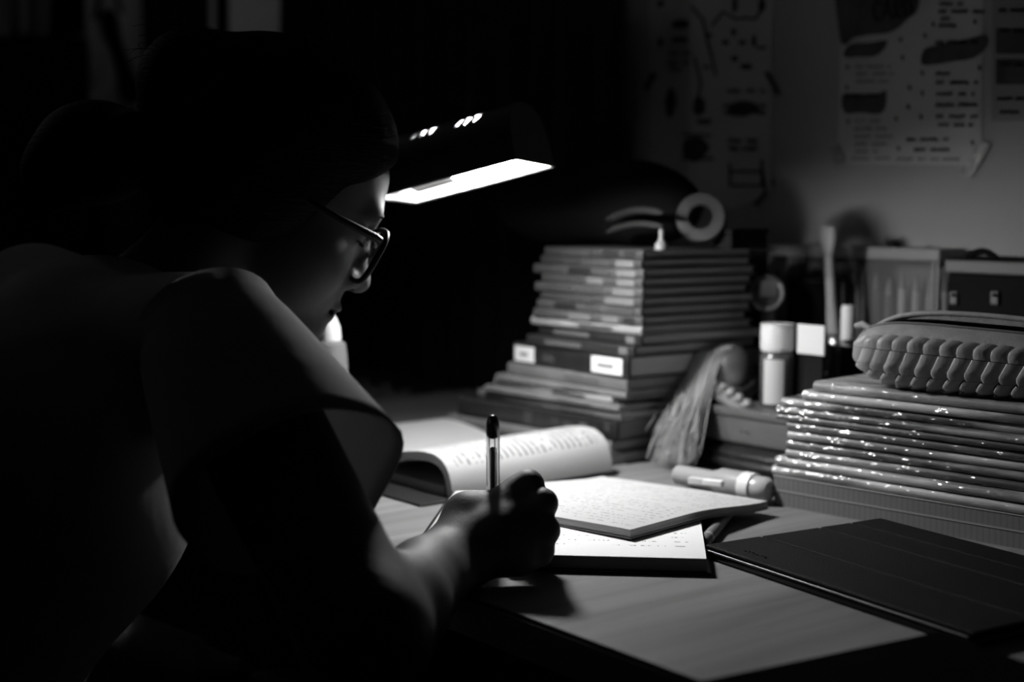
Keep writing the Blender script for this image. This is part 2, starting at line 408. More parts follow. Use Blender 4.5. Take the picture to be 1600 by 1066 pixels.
# head
def he(a, b, c, ra, rb, rc, k=.012, sub=False): B.ell(H(a, b, c), (ra * HS, rb * HS, rc * HS), HR, k, sub)
def hcn(p, q, r0, r1, k=.008, sub=False): B.cone(H(*p), H(*q), r0 * HS, r1 * HS, k, sub)
he(-.020, 0, .042, .096, .076, .080, .02); he(.022, 0, .036, .064, .063, .054, .02)
he(.032, 0, -.028, .058, .061, .078, .02); he(.040, 0, -.073, .046, .049, .034, .02)
he(.081, 0, -.098, .019, .022, .018, .018)
for sgn in (-1, 1):
    he(.048, sgn * .040, -.042, .034, .028, .034, .018)
    he(-.006, sgn * .076, -.008, .019, .008, .031, .006); he(.002, sgn * .083, -.008, .011, .006, .02, .005, True)
hcn((.078, -.03, .022), (.078, .03, .022), .012, .012, .014)
for sgn in (-1, 1): he(.094, sgn * .031, .002, .016, .017, .012, .012, True)
for sgn in (-1, 1): he(.0735, sgn * .031, .001, .0125, .0145, .0125, .004)
hcn((.082, 0, .010), (.099, 0, -.024), .0075, .0095, .010); he(.1035, 0, -.037, .0130, .0135, .012, .008)
for sgn in (-1, 1): he(.0915, sgn * .0135, -.040, .0125, .0085, .0095, .005)
he(.078, 0, -.062, .018, .027, .020, .012)
he(.0945, 0, -.0695, .0095, .020, .0058, .004); he(.0915, 0, -.0805, .0095, .018, .0068, .004)
for sgn in (-1, 1): he(.0985, sgn * .0072, -.0495, .0062, .0045, .0045, .003, True)
hcn((.1045, -.016, -.0752), (.1045, .016, -.0752), .002, .002, .003, True); hcn((.094, -.023, -.0756), (.094, .023, -.0756), .0024, .0024, .003, True)
# right hand closed on the pen
mcp = [aty(828, 757, .938), aty(850, 786, .925), aty(854, 829, .918), aty(846, 862, .920)]
cm = [wr.lerp(m_, .30) for m_ in mcp]
B.cone(aty(660, 905, .87), wr, .0245, .0205, .012)
for c_, m_, r in zip(cm, mcp, (.0115, .0115, .0115, .011)): B.cone(c_, m_ + Vector((-.003, .004, -.001)), r + .002, r - .002, .010)
B.cone(wr.lerp(mcp[1], .5), wr.lerp(mcp[3], .75), .014, .013, .012)
for m_, r in zip(mcp, (.0088, .0086, .0084, .0078)): B.cone(m_ + Vector((-.008, -.001, -.002)), m_, .0055, r, .005)
pen_tip = aty(771, 861, .998); pen_top = aty(770, 651, .915)
pd = (pen_top - pen_tip).normalized()
pg = pen_tip + pd * .024                      # the grip
fing = [
    [mcp[0], aty(820, 762, .980), aty(800, 792, 1.000), pg + Vector((.0085, .004, .004))],
    [mcp[1], aty(844, 796, .966), aty(818, 828, .992), pg + Vector((.0065, .007, -.010))],
    [mcp[2], aty(846, 842, .956), aty(820, 853, .980), aty(804, 856, .968)],
    [mcp[3], aty(840, 868, .948), aty(818, 866, .962), aty(804, 866, .950)]]
for f_, r in zip(fing, (.0082, .0082, .0078, .0070)):
    B.chain(f_, [r, r, r * .94, r * .84], .004)
thumb = [wr + Vector((.004, .010, .004)), aty(730, 806, .932), aty(738, 797, .962), aty(754, 804, .984), pg + Vector((-.0085, .0, .002))]
B.chain(thumb, [.0165, .0130, .0100, .0086, .0078], .008)
B.cone(aty(713, 868, .905), aty(731, 816, .930), .0170, .0138, .014)     # ball of the thumb
B.cone(aty(742, 808, .932), aty(806, 778, .942), .011, .009, .012)      # web between thumb and forefinger
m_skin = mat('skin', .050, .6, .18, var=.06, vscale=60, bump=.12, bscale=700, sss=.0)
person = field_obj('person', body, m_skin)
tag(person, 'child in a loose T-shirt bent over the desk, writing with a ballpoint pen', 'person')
# hair
hair_f = Field(np.arange(hc.x - .26, hc.x + .16, .003), np.arange(hc.y - .16, hc.y + .16, .003), np.arange(hc.z - .16, hc.z + .18, .003))
Bh = B; B = hair_f
he(-.03, 0, .048, .108, .089, .089, .02); he(-.06, 0, .0, .075, .085, .08, .02); he(-.008, .0, .070, .086, .078, .062, .02)
for sgn in (-1, 1): he(-.018, sgn * .064, .002, .046, .026, .058, .02)
he(-.125, -.02, .045, .045, .06, .05, .02)
B.ell(aty(150, 238, 1.10), (.047, .045, .040), None, .010); B.ell(aty(205, 222, 1.08), (.022, .030, .024), None, .010); B.ell(aty(95, 270, 1.1), (.03, .03, .028), None, .012)
he(.104, 0, -.045, .072, .105, .125, .010, True); he(.05, 0, -.115, .10, .10, .075, .01, True)
m_hair = mat('dark_hair', .003, .7, .03, bump=.6, bscale=1, stretch=(60, 60, 400))
hair = field_obj('hair', hair_f, m_hair, person)
strands = []
for k in range(26):
    a0 = random.uniform(-.165, -.12); b0 = random.uniform(-.07, .0)
    p0 = H(a0, b0, .075 + random.uniform(-.02, .02)); d = (p0 - H(-.02, 0, .03)).normalized()
    q = p0 - d * .01; r_ = random.uniform(.010, .022)
    strands.append(tube_geo(bez(q, q + d * r_ * .6, q + d * r_ + Vector((random.uniform(-.02, .02), random.uniform(-.02, .02), 0)), q + d * r_ * .9 + Vector((random.uniform(-.035, .02), random.uniform(-.02, .02), -.006)), 6), .00022, 4))
V, Fc = join_geo(strands); tag(obj('loose_hair', V, Fc, m_hair, hair), kind='stuff')
for sgn in (-1, 1):
    pts = [H((.0895 if .014 + .026 * x < .03 else .0775 + math.sqrt(max(0, .012 ** 2 - (.026 * x - .016) ** 2))), sgn * (.014 + .026 * x), .024 + .003 * math.sin(x * 3)) for x in np.linspace(0, 1, 7)]
    tube('eyebrow', pts, [.0012, .0022, .0026, .0026, .0022, .0016, .0008], m_hair, person, n=6)
    pts = [H(.0875 - .009 * (2 * x - 1) ** 2, sgn * (.018 + .026 * x), -.0055 - .001 * math.sin(3 * x)) for x in np.linspace(0, 1, 7)]
    tube('eyelashes', pts, [.0006, .001, .0012, .0013, .0013, .001, .0006], m_hair, person, n=5)
# nails
m_nail = mat('finger_nail', .42, .3, .4)
for f_, nm in ((fing[0], 0), (fing[1], 1), (thumb, 2)):
    d = (f_[-1] - f_[-2]).normalized(); out = (f_[-1] - pg); out = (out - d * out.dot(d)).normalized()
    c = f_[-1] + out * .0066 + d * .001; sd = d.cross(out)
    nb = bmesh.new(); bmesh.ops.create_uvsphere(nb, u_segments=10, v_segments=6, radius=1)
    for v in nb.verts: v.co = c + d * v.co.x * .0052 + sd * v.co.y * .0042 + out * v.co.z * .0011
    bm_obj('fingernail', nb, m_nail, person, True)
# shirt: body of the shirt and two loose sleeves with open hems
m_shirt = mat('cotton_shirt', .32, .9, .1, var=.08, vscale=40, bump=.25, bscale=60, transl=.34)
sf = Field(np.arange(-.80, .02, .005), np.arange(.56, 1.36, .005), np.arange(.44, 1.02, .005)); B = sf
B.cone(T(-.30, -.36, .50), T(-.305, -.30, .66), .128, .112, .04); B.cone(T(-.305, -.30, .66), T(-.312, -.17, .82), .112, .105, .05)
B.cone(T(-.255, -.2, .80), T(-.375, -.2, .80), .103, .103, .05)
B.cone(T(-.314, -.125, .885), sh_r + (sh_r - el_r).normalized() * -.012, .056, .050, .04); B.cone(T(-.314, -.125, .885), sh_l, .058, .054, .04)
shirt = field_obj('shirt', sf, m_shirt, person)
def sleeve(s0, s1, frac, rr, flare):
    d = (s1 - s0).normalized(); side = d.cross(UP).normalized(); up = side.cross(d)
    def ring(f, r, thick):
        out = []
        for j in range(40):
            a = 2 * math.pi * j / 40; wob = 1 + flare * f * (.07 * math.sin(3 * a + 1) + .05 * math.sin(5 * a + f * 2))
            c_ = s0.lerp(s1, f); out.append(c_ + (side * math.cos(a) + up * math.sin(a)) * (r * wob - thick))
        return out
    fs = np.linspace(-.05, frac, 12); outer = [ring(f, rr[0] + (rr[1] - rr[0]) * (f / frac) ** .8 if f > 0 else rr[0], 0) for f in fs]
    inner = [ring(f, rr[0] + (rr[1] - rr[0]) * (f / frac) ** .8 if f > 0 else rr[0], .0016) for f in fs[::-1]]
    return rings_mesh(outer + inner, True, False, False)
V, Fc = sleeve(sh_r, el_r, .57, (.048, .069), 1.0); o = obj('sleeve', V, Fc, m_shirt, shirt, True)
V, Fc = sleeve(sh_l, el_l, .56, (.050, .066), 1.0); o = obj('sleeve', V, Fc, m_shirt, shirt, True)
cpts = [neckb + (EE * math.cos(a) * .066 + (NN * .9 + UP * .35) * math.sin(a) * .058) - UP * .004 for a in np.linspace(0, 2 * math.pi, 33)]
tube('collar', cpts, .006, m_shirt, shirt, n=8)
# trousers
pf = Field(np.arange(-.80, .20, .008), np.arange(.52, 1.5, .008), np.arange(.02, .70, .008)); B = pf
B.cone(T(-.30, -.36, .52), T(-.305, -.33, .60), .118, .105, .04)
for t in (-.235, -.375):
    B.cone(T(t, -.34, .515), T(t, .04, .525), .082, .062, .03); B.cone(T(t, .04, .525), T(t, .07, .13), .060, .048, .02)
field_obj('trousers', pf, mat('dark_cloth', .03, .9, .1), person)
# ---- glasses
gl = empty('eyeglasses', H(.098, 0, .0), 0, 'dark framed eyeglasses worn by the child', 'glasses')
GO = Vector(gl.location)
m_frame = mat('dark_acetate', .008, .45, .1)
m_lens = bpy.data.materials.new('lens_glass'); m_lens.use_nodes = True
lb = m_lens.node_tree.nodes['Principled BSDF']; lb.inputs['Transmission Weight'].default_value = 1; lb.inputs['Roughness'].default_value = .02; lb.inputs['IOR'].default_value = 1.3; lb.inputs['Base Color'].default_value = (.9, .9, .9, 1)
fr = empty('front_frame', (0, 0, 0)); fr.parent = gl
gz = -.012
for sgn in (-1, 1):
    cy = sgn * .0345
    def lp(a, off=0.0, dx=0.0):
        x = .100 + dx - .010 * ((abs(cy + math.cos(a) * .029 * sgn)) / .065) ** 2
        return H(x, cy + math.copysign(abs(math.cos(a)) ** .7, math.cos(a)) * (.0290 + off), gz + math.copysign(abs(math.sin(a)) ** .7, math.sin(a)) * (.0270 + off)) - GO
    loop = [lp(2 * math.pi * i / 36) for i in range(37)]
    V, Fc = tube_geo(loop, .0024, 8, False); obj('rim', V, Fc, m_frame, gl, True)
    ringv = [lp(2 * math.pi * i / 36, -.001) for i in range(36)]; rb_ = [lp(2 * math.pi * i / 36, -.001, -.0012) for i in range(36)]
    V, Fc = rings_mesh([ringv, rb_]); obj('lens', V, Fc, m_lens, gl)
    tube('temple', [H(.094, sgn * .066, gz + .016) - GO, H(.088, sgn * .0715, gz + .016) - GO, H(.04, sgn * .078, gz + .014) - GO, H(.0, sgn * .082, gz + .013) - GO, H(-.018, sgn * .082, gz - .004) - GO], [.003, .0034, .0026, .0024, .002], m_frame, gl, n=8)
    tube('nose_pad', [H(.099, sgn * .007, gz + .002) - GO, H(.095, sgn * .0105, gz - .008) - GO], [.0018, .0022], m_frame, gl, n=6)
bpy.data.objects.remove(fr)
tube('bridge', [H(.1025, -.0075, gz + .009) - GO, H(.104, 0, gz + .012) - GO, H(.1025, .0075, gz + .009) - GO], .0022, m_frame, gl, n=8)
# ---- chair
ch = empty('chair', W(-.305, -.36, 0), ANG, 'dark wooden chair the child sits on', 'chair')
m_ch = wood('chair_wood', .05)
box('seat', -.2, .2, -.2, .2, .395, .425, m_ch, ch, bev=.008)
for x in (-.18, .15):
    for y in (-.19, .16): box('leg', x, x + .03, y, y + .03, 0, .396, m_ch, ch, bev=.003)
    box('back_post', x, x + .03, -.2, -.172, .42, .86, m_ch, ch, bev=.003)
for z in (.62, .76): box('back_rail', -.16, .16, -.196, -.178, z, z + .06, m_ch, ch, bev=.003)
# ---- pen
pen = empty('ballpoint_pen', pen_tip, 0, 'clear hexagonal ballpoint pen with a dark end plug, held upright in the writing hand', 'pen')
plen = (pen_top - pen_tip).length
m_clear = bpy.data.materials.new('clear_plastic'); m_clear.use_nodes = True
cb = m_clear.node_tree.nodes['Principled BSDF']; cb.inputs['Transmission Weight'].default_value = 1; cb.inputs['Roughness'].default_value = .06; cb.inputs['IOR'].default_value = 1.45; cb.inputs['Base Color'].default_value = (.95, .95, .95, 1)
u = pd.orthogonal().normalized()
def hexr(r, h): return [(pd * h + (u * math.cos(math.pi * i / 3) + pd.cross(u) * math.sin(math.pi * i / 3)) * r) for i in range(6)]
V, Fc = rings_mesh([hexr(.0046, .024), hexr(.0046, plen - .014), hexr(.0029, plen - .014), hexr(.0029, .024)] , True, False, False)
n6 = 6; Fc += [(18 + i, 18 + (i + 1) % 6, (i + 1) % 6, i) for i in range(6)]
obj('barrel', V, Fc, m_clear, pen)
lathe('ink_tube', [(.0019, .018), (.0019, plen - .030)], mat('black_ink', .005, .3), pen, n=10, axis=pd)
lathe('tip_cone', [(.0005, 0), (.0009, .003), (.0026, .012), (.0040, .025)], mat('pale_plastic', .5, .35), pen, n=14, axis=pd)
lathe('end_plug', [(.0044, plen - .0165), (.0046, plen - .013), (.0043, plen - .006), (.0032, plen - .0015), (.0012, plen), (.0001, plen)], mat('black_plastic', .01, .22, .5), pen, n=20, axis=pd)
# ================================================================== ON THE DESK
def uvq(o, f):                # UVs from local coordinates
    me = o.data; uv = me.uv_layers.new(name='UVMap')
    for lp_ in me.loops: uv.data[lp_.index].uv = f(me.vertices[lp_.vertex_index].co)
# ---- notebook being written in
A_ = onz(648, 863, DZ + .011); B_ = onz(1105, 874, DZ + .011)
ax = (B_ - A_); NW = ax.length; rz = math.atan2(ax.y, ax.x); ND = .215
nb = empty('notebook', Vector((A_.x, A_.y, DZ)), rz, 'open black covered notebook the child is writing in', 'notebook')
m_cov = mat('black_cover', .012, .45, .3)
box('back_cover', -.003, NW + .003, -.003, ND, 0, .0022, m_cov, nb, bev=.0008)
pg_ = box('page_block', 0, NW, 0, ND - .003, .0022, .0108, page_edge_mat('edge_dark', .10, 1500, .3), nb, bev=.0004)
m_pa = written_page('notebook_page', .86, .22, 16, .30, .95, .12, .62, thick=.16, thr=.55, uscale=110)
top = box('page', .0, NW - .0005, .0005, ND - .004, .0108, .0112, m_pa, nb); uvq(top, lambda c: (c.x / NW, c.y / ND))
# spine roll on the left with stitching holes
tube('binding', [Vector((-.001, -.002, .0052)), Vector((-.001, ND, .0052))], .0052, mat('black_binding', .012, .35, .4), nb, n=14)
tube('page_fold', [Vector((.0012, .0, .0098)), Vector((.0012, ND - .01, .0098))], .0026, mat('page_white', .48, .75, .1), nb, n=8)
for k, y in enumerate((.018, .03, .075, .09, .135, .15)):
    lathe('stitch_hole', [(.0007, 0), (.0007, .0002), (.0001, .0002)], mat('hole_black', .02), nb, n=8, base=Vector((.0045, y, .0113)))
# ---- exercise book lying across it
Pn = onz(985, 824, DZ + .021); Pr = onz(1200, 774, DZ + .017); ax2 = Pr - Pn
rz2 = math.atan2(ax2.y, ax2.x); BW = math.hypot(ax2.x, ax2.y); BD = .172
eb = empty('exercise_book', Vector((Pn.x, Pn.y, DZ)), rz2, 'open exercise book with ruled handwriting, resting across the black notebook', 'notebook')
def eb_z(x, y):               # sags between the notebook below and the desk, far right corner curls
    f = x / BW; g = max(0, (f - .42) / .58); z = .0190 - .0068 * g * g * (3 - 2 * g)
    z += -.0035 * max(0, (y / BD - .35)) - .0006 * (1 - math.cos(y / BD * 6)) * (1 - f)
    return z
def sheet(name, x0, x1, y0, y1, dz0, dz1, m, parent, nx=14, ny=14, zf=eb_z):
    V = []; Fc = []
    for lev in (dz0, dz1):
        for i in range(nx + 1):
            for j in range(ny + 1):
                x = x0 + (x1 - x0) * i / nx; y = y0 + (y1 - y0) * j / ny; V.append((x, y, zf(x, y) + lev))
    n = (nx + 1) * (ny + 1); g = lambda i, j, l: l * n + i * (ny + 1) + j
    for i in range(nx):
        for j in range(ny):
            Fc.append((g(i, j, 0), g(i, j + 1, 0), g(i + 1, j + 1, 0), g(i + 1, j, 0))); Fc.append((g(i, j, 1), g(i + 1, j, 1), g(i + 1, j + 1, 1), g(i, j + 1, 1)))
    for i in range(nx):
        for j in (0, ny): Fc.append((g(i, j, 0), g(i + 1, j, 0), g(i + 1, j, 1), g(i, j, 1)))
    for j in range(ny):
        for i in (0, nx): Fc.append((g(i, j, 0), g(i, j + 1, 0), g(i, j + 1, 1), g(i, j, 1)))
    o = obj(name, V, Fc, m, parent, True); shade_auto(o, 35); return o
m_pb = written_page('exercise_page', .50, .30, 24, .05, .96, .03, .97, thick=.30, thr=.50, ruled=.22, uscale=70, swap=False)
sheet('cover', -.001, BW + .001, -.001, BD + .001, -.0064, -.0056, mat('grey_cover', .18, .6), eb)
sheet('page_block', 0, BW, 0, BD, -.0056, -.0002, page_edge_mat('edge_mid', .30, 1400, .4), eb)
tp = sheet('page', .0004, BW - .0004, .0004, BD - .0004, -.0002, .0001, m_pb, eb); uvq(tp, lambda c: (1 - c.y / BD, c.x / BW))
# ---- open text book, its right half arching up
C1 = onz(707, 776, DZ + .004); C2 = onz(955, 737, DZ + .004)
tb = empty('open_textbook', Vector((C1.x, C1.y, DZ)), math.atan2(C2.y - C1.y, C2.x - C1.x), 'thick open textbook with printed pages arching up in the middle', 'book')
TL = math.hypot(C2.x - C1.x, C2.y - C1.y) + .002; TWD = .135
# local x runs along the fore edge, local y away from it towards the gutter
prof = [(0, .004), (.0012, .013), (.005, .0235), (.012, .031), (.022, .0355), (.036, .037), (.055, .0355), (.08, .031), (.105, .025), (.124, .017), (.135, .012)]
def arch(name, pr, x0, x1, thick, m, parent, lift=0.0):
    P = [Vector((0, y, z)) for y, z in pr]; nrm = []
    for i in range(len(P)):
        d = (P[min(i + 1, len(P) - 1)] - P[max(0, i - 1)]).normalized(); nrm.append(Vector((0, -d.z, d.y)))
    xs = np.linspace(x0, x1, 9); V = []
    for x in xs:
        g = 1 + lift * (x - x0) / (x1 - x0)
        for p in P: V.append((x, p.y, p.z * g))
        for p, q in zip(P, nrm): V.append((x, (p + q * -thick).y, max(.003, (p + q * -thick).z * g)))
    n = len(P); Fc = []
    for i in range(len(xs) - 1):
        for j in range(n - 1):
            a = i * 2 * n + j; Fc.append((a, a + 1, a + 1 + 2 * n, a + 2 * n)); a += n; Fc.append((a, a + 2 * n, a + 1 + 2 * n, a + 1))
        for j in (0, n - 1): a = i * 2 * n + j; Fc.append((a, a + 2 * n, a + 3 * n, a + n))
    for i in (0, len(xs) - 1):
        for j in range(n - 1): a = i * 2 * n + j; Fc.append((a, a + 1, a + 1 + n, a + n))
    o = obj(name, V, Fc, m, parent, True); shade_auto(o, 40); return o
fine = []
for i in range(len(prof) - 1):
    for k in range(3): f = k / 3; fine.append((prof[i][0] * (1 - f) + prof[i + 1][0] * f, prof[i][1] * (1 - f) + prof[i + 1][1] * f))
fine.append(prof[-1])
for _ in range(2): fine = [fine[0]] + [((fine[i - 1][0] + 2 * fine[i][0] + fine[i + 1][0]) / 4, (fine[i - 1][1] + 2 * fine[i][1] + fine[i + 1][1]) / 4) for i in range(1, len(fine) - 1)] + [fine[-1]]
m_pc = written_page('textbook_page', .42, .20, 26, .06, .62, .06, .94, thick=.42, thr=.42, uscale=55, swap=False)
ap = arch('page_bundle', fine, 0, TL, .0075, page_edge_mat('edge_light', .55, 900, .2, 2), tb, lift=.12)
lf = arch('page', [(y, z + .0003) for y, z in fine], .0003, TL - .0003, .0002, m_pc, tb, lift=.12); uvq(lf, lambda c: (c.y / TWD, c.x / TL))
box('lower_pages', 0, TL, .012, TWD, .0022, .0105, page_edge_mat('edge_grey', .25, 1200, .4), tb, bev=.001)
box('back_cover', -.036, TL + .003, -.004, TWD + .02, 0, .0022, m_cov, tb, bev=.0008)  # stretched past the pages to blacken the desk where the book's shadow lies
box('front_cover', -.003, TL + .003, TWD + .016, 2 * TWD + .03, 0, .0022, m_cov, tb, bev=.0008)
lp2 = [(2 * TWD + .022 - y, z * .62) for y, z in fine][::-1]
lq = arch('left_pages', lp2, 0, TL, .006, mat('page_white', .48, .75, .1), tb)
# ---- tablet in a leather folding cover
TA = onz(1100, 851, DZ + .010); TBp = onz(1480, 976, DZ + .010)
tab = empty('tablet', Vector((TA.x, TA.y, DZ)), math.atan2(TBp.y - TA.y, TBp.x - TA.x), 'black tablet in a creased leather folding cover beside the notebooks', 'tablet')
m_lea = mat('black_leather', .008, .5, .04, bump=.5, bscale=900)
TLn, TWn = .243, .172
box('tablet_body', .001, TLn - .001, .001, TWn - .001, 0, .0055, mat('dark_glass_body', .008, .25, .5), tab, bev=.002, seg=3)
tube('metal_edge', [Vector((.004, .0006, .0063)), Vector((TLn - .004, .0006, .0063))], .0006, mat('dull_steel', .14, .4, metal=1.0), tab, n=8)
cv = empty('folding_cover', (0, 0, 0)); bpy.data.objects.remove(cv)
edges = [0, .052, .108, .140, TWn]
for i in range(4):
    box('cover_panel', 0, TLn, edges[i] + .0009, edges[i + 1] - .0009, .0068, .0100, m_lea, tab, bev=.0013, seg=3)
for yy in edges[1:-1]:
    tube('crease', [Vector((.001, yy, .0082)), Vector((TLn - .001, yy, .0082))], .0011, m_lea, tab, n=8)
dots = [(.030 + k * .0032, .012 + random.uniform(-.0012, .0012)) for k in range(8)]
em = [tube_geo([Vector((x, y, .0099)), Vector((x + .0006, y + .0015, .0102))], .0006, 6) for x, y in dots]
V, Fc = join_geo(em); obj('embossed_mark', V, Fc, m_lea, tab)
# ---- dark folder at the front corner of the desk
FA = onz(1465, 987, DZ + .010); FB = onz(1097, 1063, DZ + .010); fx = (FA - FB)
fo = empty('folder', Vector((FB.x, FB.y, DZ)), math.atan2(fx.y, fx.x), 'matt black folder lying at the front edge of the desk', 'folder')
FW = math.hypot(fx.x, fx.y)
m_fo = mat('matt_black_card', .004, .9, .0)
box('lower_board', 0, FW, -.24, 0, 0, .002, m_fo, fo, bev=.0008); box('papers', .004, FW - .004, -.236, -.003, .002, .008, mat('shadowed_papers', .02, .9, .05), fo)
box('upper_board', 0, FW, -.24, 0, .008, .010, m_fo, fo, bev=.0008)
tube('spine', [Vector((0, -.24, .005)), Vector((0, 0, .005))], .005, m_fo, fo, n=12)
# ---- pencil under the exercise book
q0 = onz(1100, 846, DZ + .0055); q1 = onz(1141, 797, DZ + .0055); q1 = q0 + (q1 - q0).normalized() * .112
pc = empty('wax_crayon', Vector((q0.x, q0.y, DZ)), 0, 'dull grey round-ended crayon lying between the notebooks and the tablet', 'crayon'); qd = (q1 - q0).normalized(); PB = Vector((0, 0, .0046))
lathe('barrel', [(.0032, .0), (.0045, .002), (.0045, .104), (.0036, .109), (.0015, .112), (.0001, .112)], mat('crayon_grey', .16, .55, .3, var=.2, vscale=80), pc, n=16, axis=qd, base=PB)
lathe('band', [(.00465, .012), (.00465, .018)], mat('crayon_band', .32, .5), pc, n=16, axis=qd, base=PB, cap0=False, cap1=False)
# ---- fat marker with a pale cap lying behind the exercise book
k0 = onz(1058, 742, DZ + .012); k1 = onz(1204, 768, DZ + .012); mk = empty('marker', Vector((k0.x, k0.y, DZ)), 0, 'fat grey marker with a pale collar and translucent cap behind the exercise book', 'marker')
kd = (k1 - k0).normalized(); kl = (k1 - k0).length; KB = Vector((0, 0, .0125))
m_g = mat('marker_grey', .30, .45, .4)
lathe('barrel', [(.0075, 0), (.0085, .002), (.0085, kl * .40), (.0122, kl * .5), (.0122, kl * .73)], m_g, mk, n=24, axis=kd, base=KB)
lathe('collar', [(.0124, kl * .73), (.0126, kl * .74), (.0126, kl * .84), (.0115, kl * .85)], mat('pale_collar', .75, .4), mk, n=24, axis=kd, base=KB)
lathe('cap', [(.0108, kl * .85), (.0108, kl * .96), (.008, kl * .995), (.0001, kl)], mat('cloudy_cap', .45, .25, .5), mk, n=24, axis=kd, base=KB)
# ---- white eraser strip on the exercise book's far edge
er = empty('eraser', onz(1078, 753, DZ + .0165) + Vector((0, 0, -.001)), 0, 'small white eraser stick on the far edge of the exercise book', 'eraser')
ed = (onz(1130, 759, DZ + .0165) - onz(1078, 753, DZ + .0165)); er.rotation_euler = (0, 0, math.atan2(ed.y, ed.x))
box('rubber', .012, ed.length, -.004, .004, 0, .005, mat('rubber_white', .8, .7), er, bev=.0008); box('sleeve', 0, .0125, -.0042, .0042, 0, .0052, mat('card_sleeve', .6, .6), er, bev=.0004)
# ================================================================== BOOK STACKS
def book_mesh(L, D, Hh, spine_r, board=.0016):
    """closed C-shaped cover, spine along local x (from -L to 0), pages towards +y"""
    n = 8; prof = [(D, 0), (spine_r, 0)]
    prof += [(spine_r - spine_r * math.sin(math.pi * i / n), Hh / 2 - Hh / 2 * math.cos(math.pi * i / n)) for i in range(1, n)]
    prof += [(spine_r, Hh), (D, Hh), (D, Hh - board), (spine_r + board, Hh - board), (spine_r + board, board), (D, board)]
    rings = [[Vector((x, y, z)) for y, z in prof] for x in (-L, 0)]
    V, Fc = rings_mesh(rings); return V, Fc
def book(name, label, P, rz, L, D, Hh, cover, pages, cat='book', group=None, spine_r=.002, board=.0016, marks=(), inset=.0025):
    e_ = empty(name, P, rz, label, cat, group)
    V, Fc = book_mesh(L, D, Hh, spine_r, board); c = obj('cover', V, Fc, cover, e_); shade_auto(c, 35)
    box('pages', -L + inset, -inset, spine_r + board * .9, D - inset, board * .9, Hh - board * .9, pages, e_)
    for x0, x1, z0, z1, m, nm in marks:
        box(nm, x0, x1, -.0006, .0008, z0, z1, m, c)
    return e_
pg1 = page_edge_mat('stack_edges_a', .42, 1600, .35); pg2 = page_edge_mat('stack_edges_b', .5, 1400, .3); pg3 = page_edge_mat('stack_edges_c', .26, 1500, .45)
SS = .374
def t_of(px, py): return TS(ons(px, py, SS))[0]
pale = mat('print_pale', .11, .5); pale2 = mat('print_grey', .045, .5); ink = mat('print_black', .015, .5)
spec_ = [  # height, left px, corner px, depth, cover grey, page material, label, roughness
 (.012, 696, 955, .215, .10, pg1, 'wide dark glossy book, the lowest of the tall stack', .18),
 (.012, 722, 953, .21, .17, pg1, 'grey soft book, second from the bottom of the tall stack', .4),
 (.020, 735, 962, .21, .02, pg3, 'black book with pale speckled pictures low in the tall stack', .3),
 (.009, 746, 968, .20, .13, pg2, 'mid grey thin book above the speckled one in the tall stack', .4),
 (.0065, 764, 968, .20, .17, pg2, 'light grey booklet just under the brightest thin booklet of the stack', .35),
 (.0065, 768, 955, .20, .32, pg2, 'brightest thin booklet in the lower half of the tall stack', .4),
 (.0065, 778, 976, .20, .17, pg1, 'light grey booklet just above the brightest thin booklet of the stack', .4),
 (.013, 793, 978, .19, .13, pg3, 'grey book directly under the black binder with white labels', .35),
 (.0215, 799, 983, .19, .014, pg2, 'thick black binder with two white labels on its spine', .4),
 (.0105, 826, 992, .17, .02, pg1, 'black book with a faint title lying on the labelled binder', .4),
 (.0105, 836, 1000, .165, .016, pg2, 'black book under the pale upper booklets of the stack', .4),
 (.008, 830, 1002, .15, .22, pg1, 'white edged booklet directly above the black books of the stack', .5)]
tops = [(838, 1003, .05), (836, 1001, .06), (843, 1004, .042), (838, 1004, .056), (846, 1003, .045), (832, 1005, .05), (842, 1003, .034), (851, 1004, .038)]
ords = ['lowest', 'second', 'third', 'fourth', 'fifth', 'sixth', 'seventh', 'topmost']
for i, (l, c, g) in enumerate(tops):
    spec_.append((.0088, l, c, .145 + .003 * (i % 3), g, pg1, ('%s of the eight pale schoolbooks with smudged titles on top of the stack' % ords[i]) if i in (0, 7) else ('%s pale schoolbook up in the top part of the tall stack' % ords[i]), .45))
zz = DZ
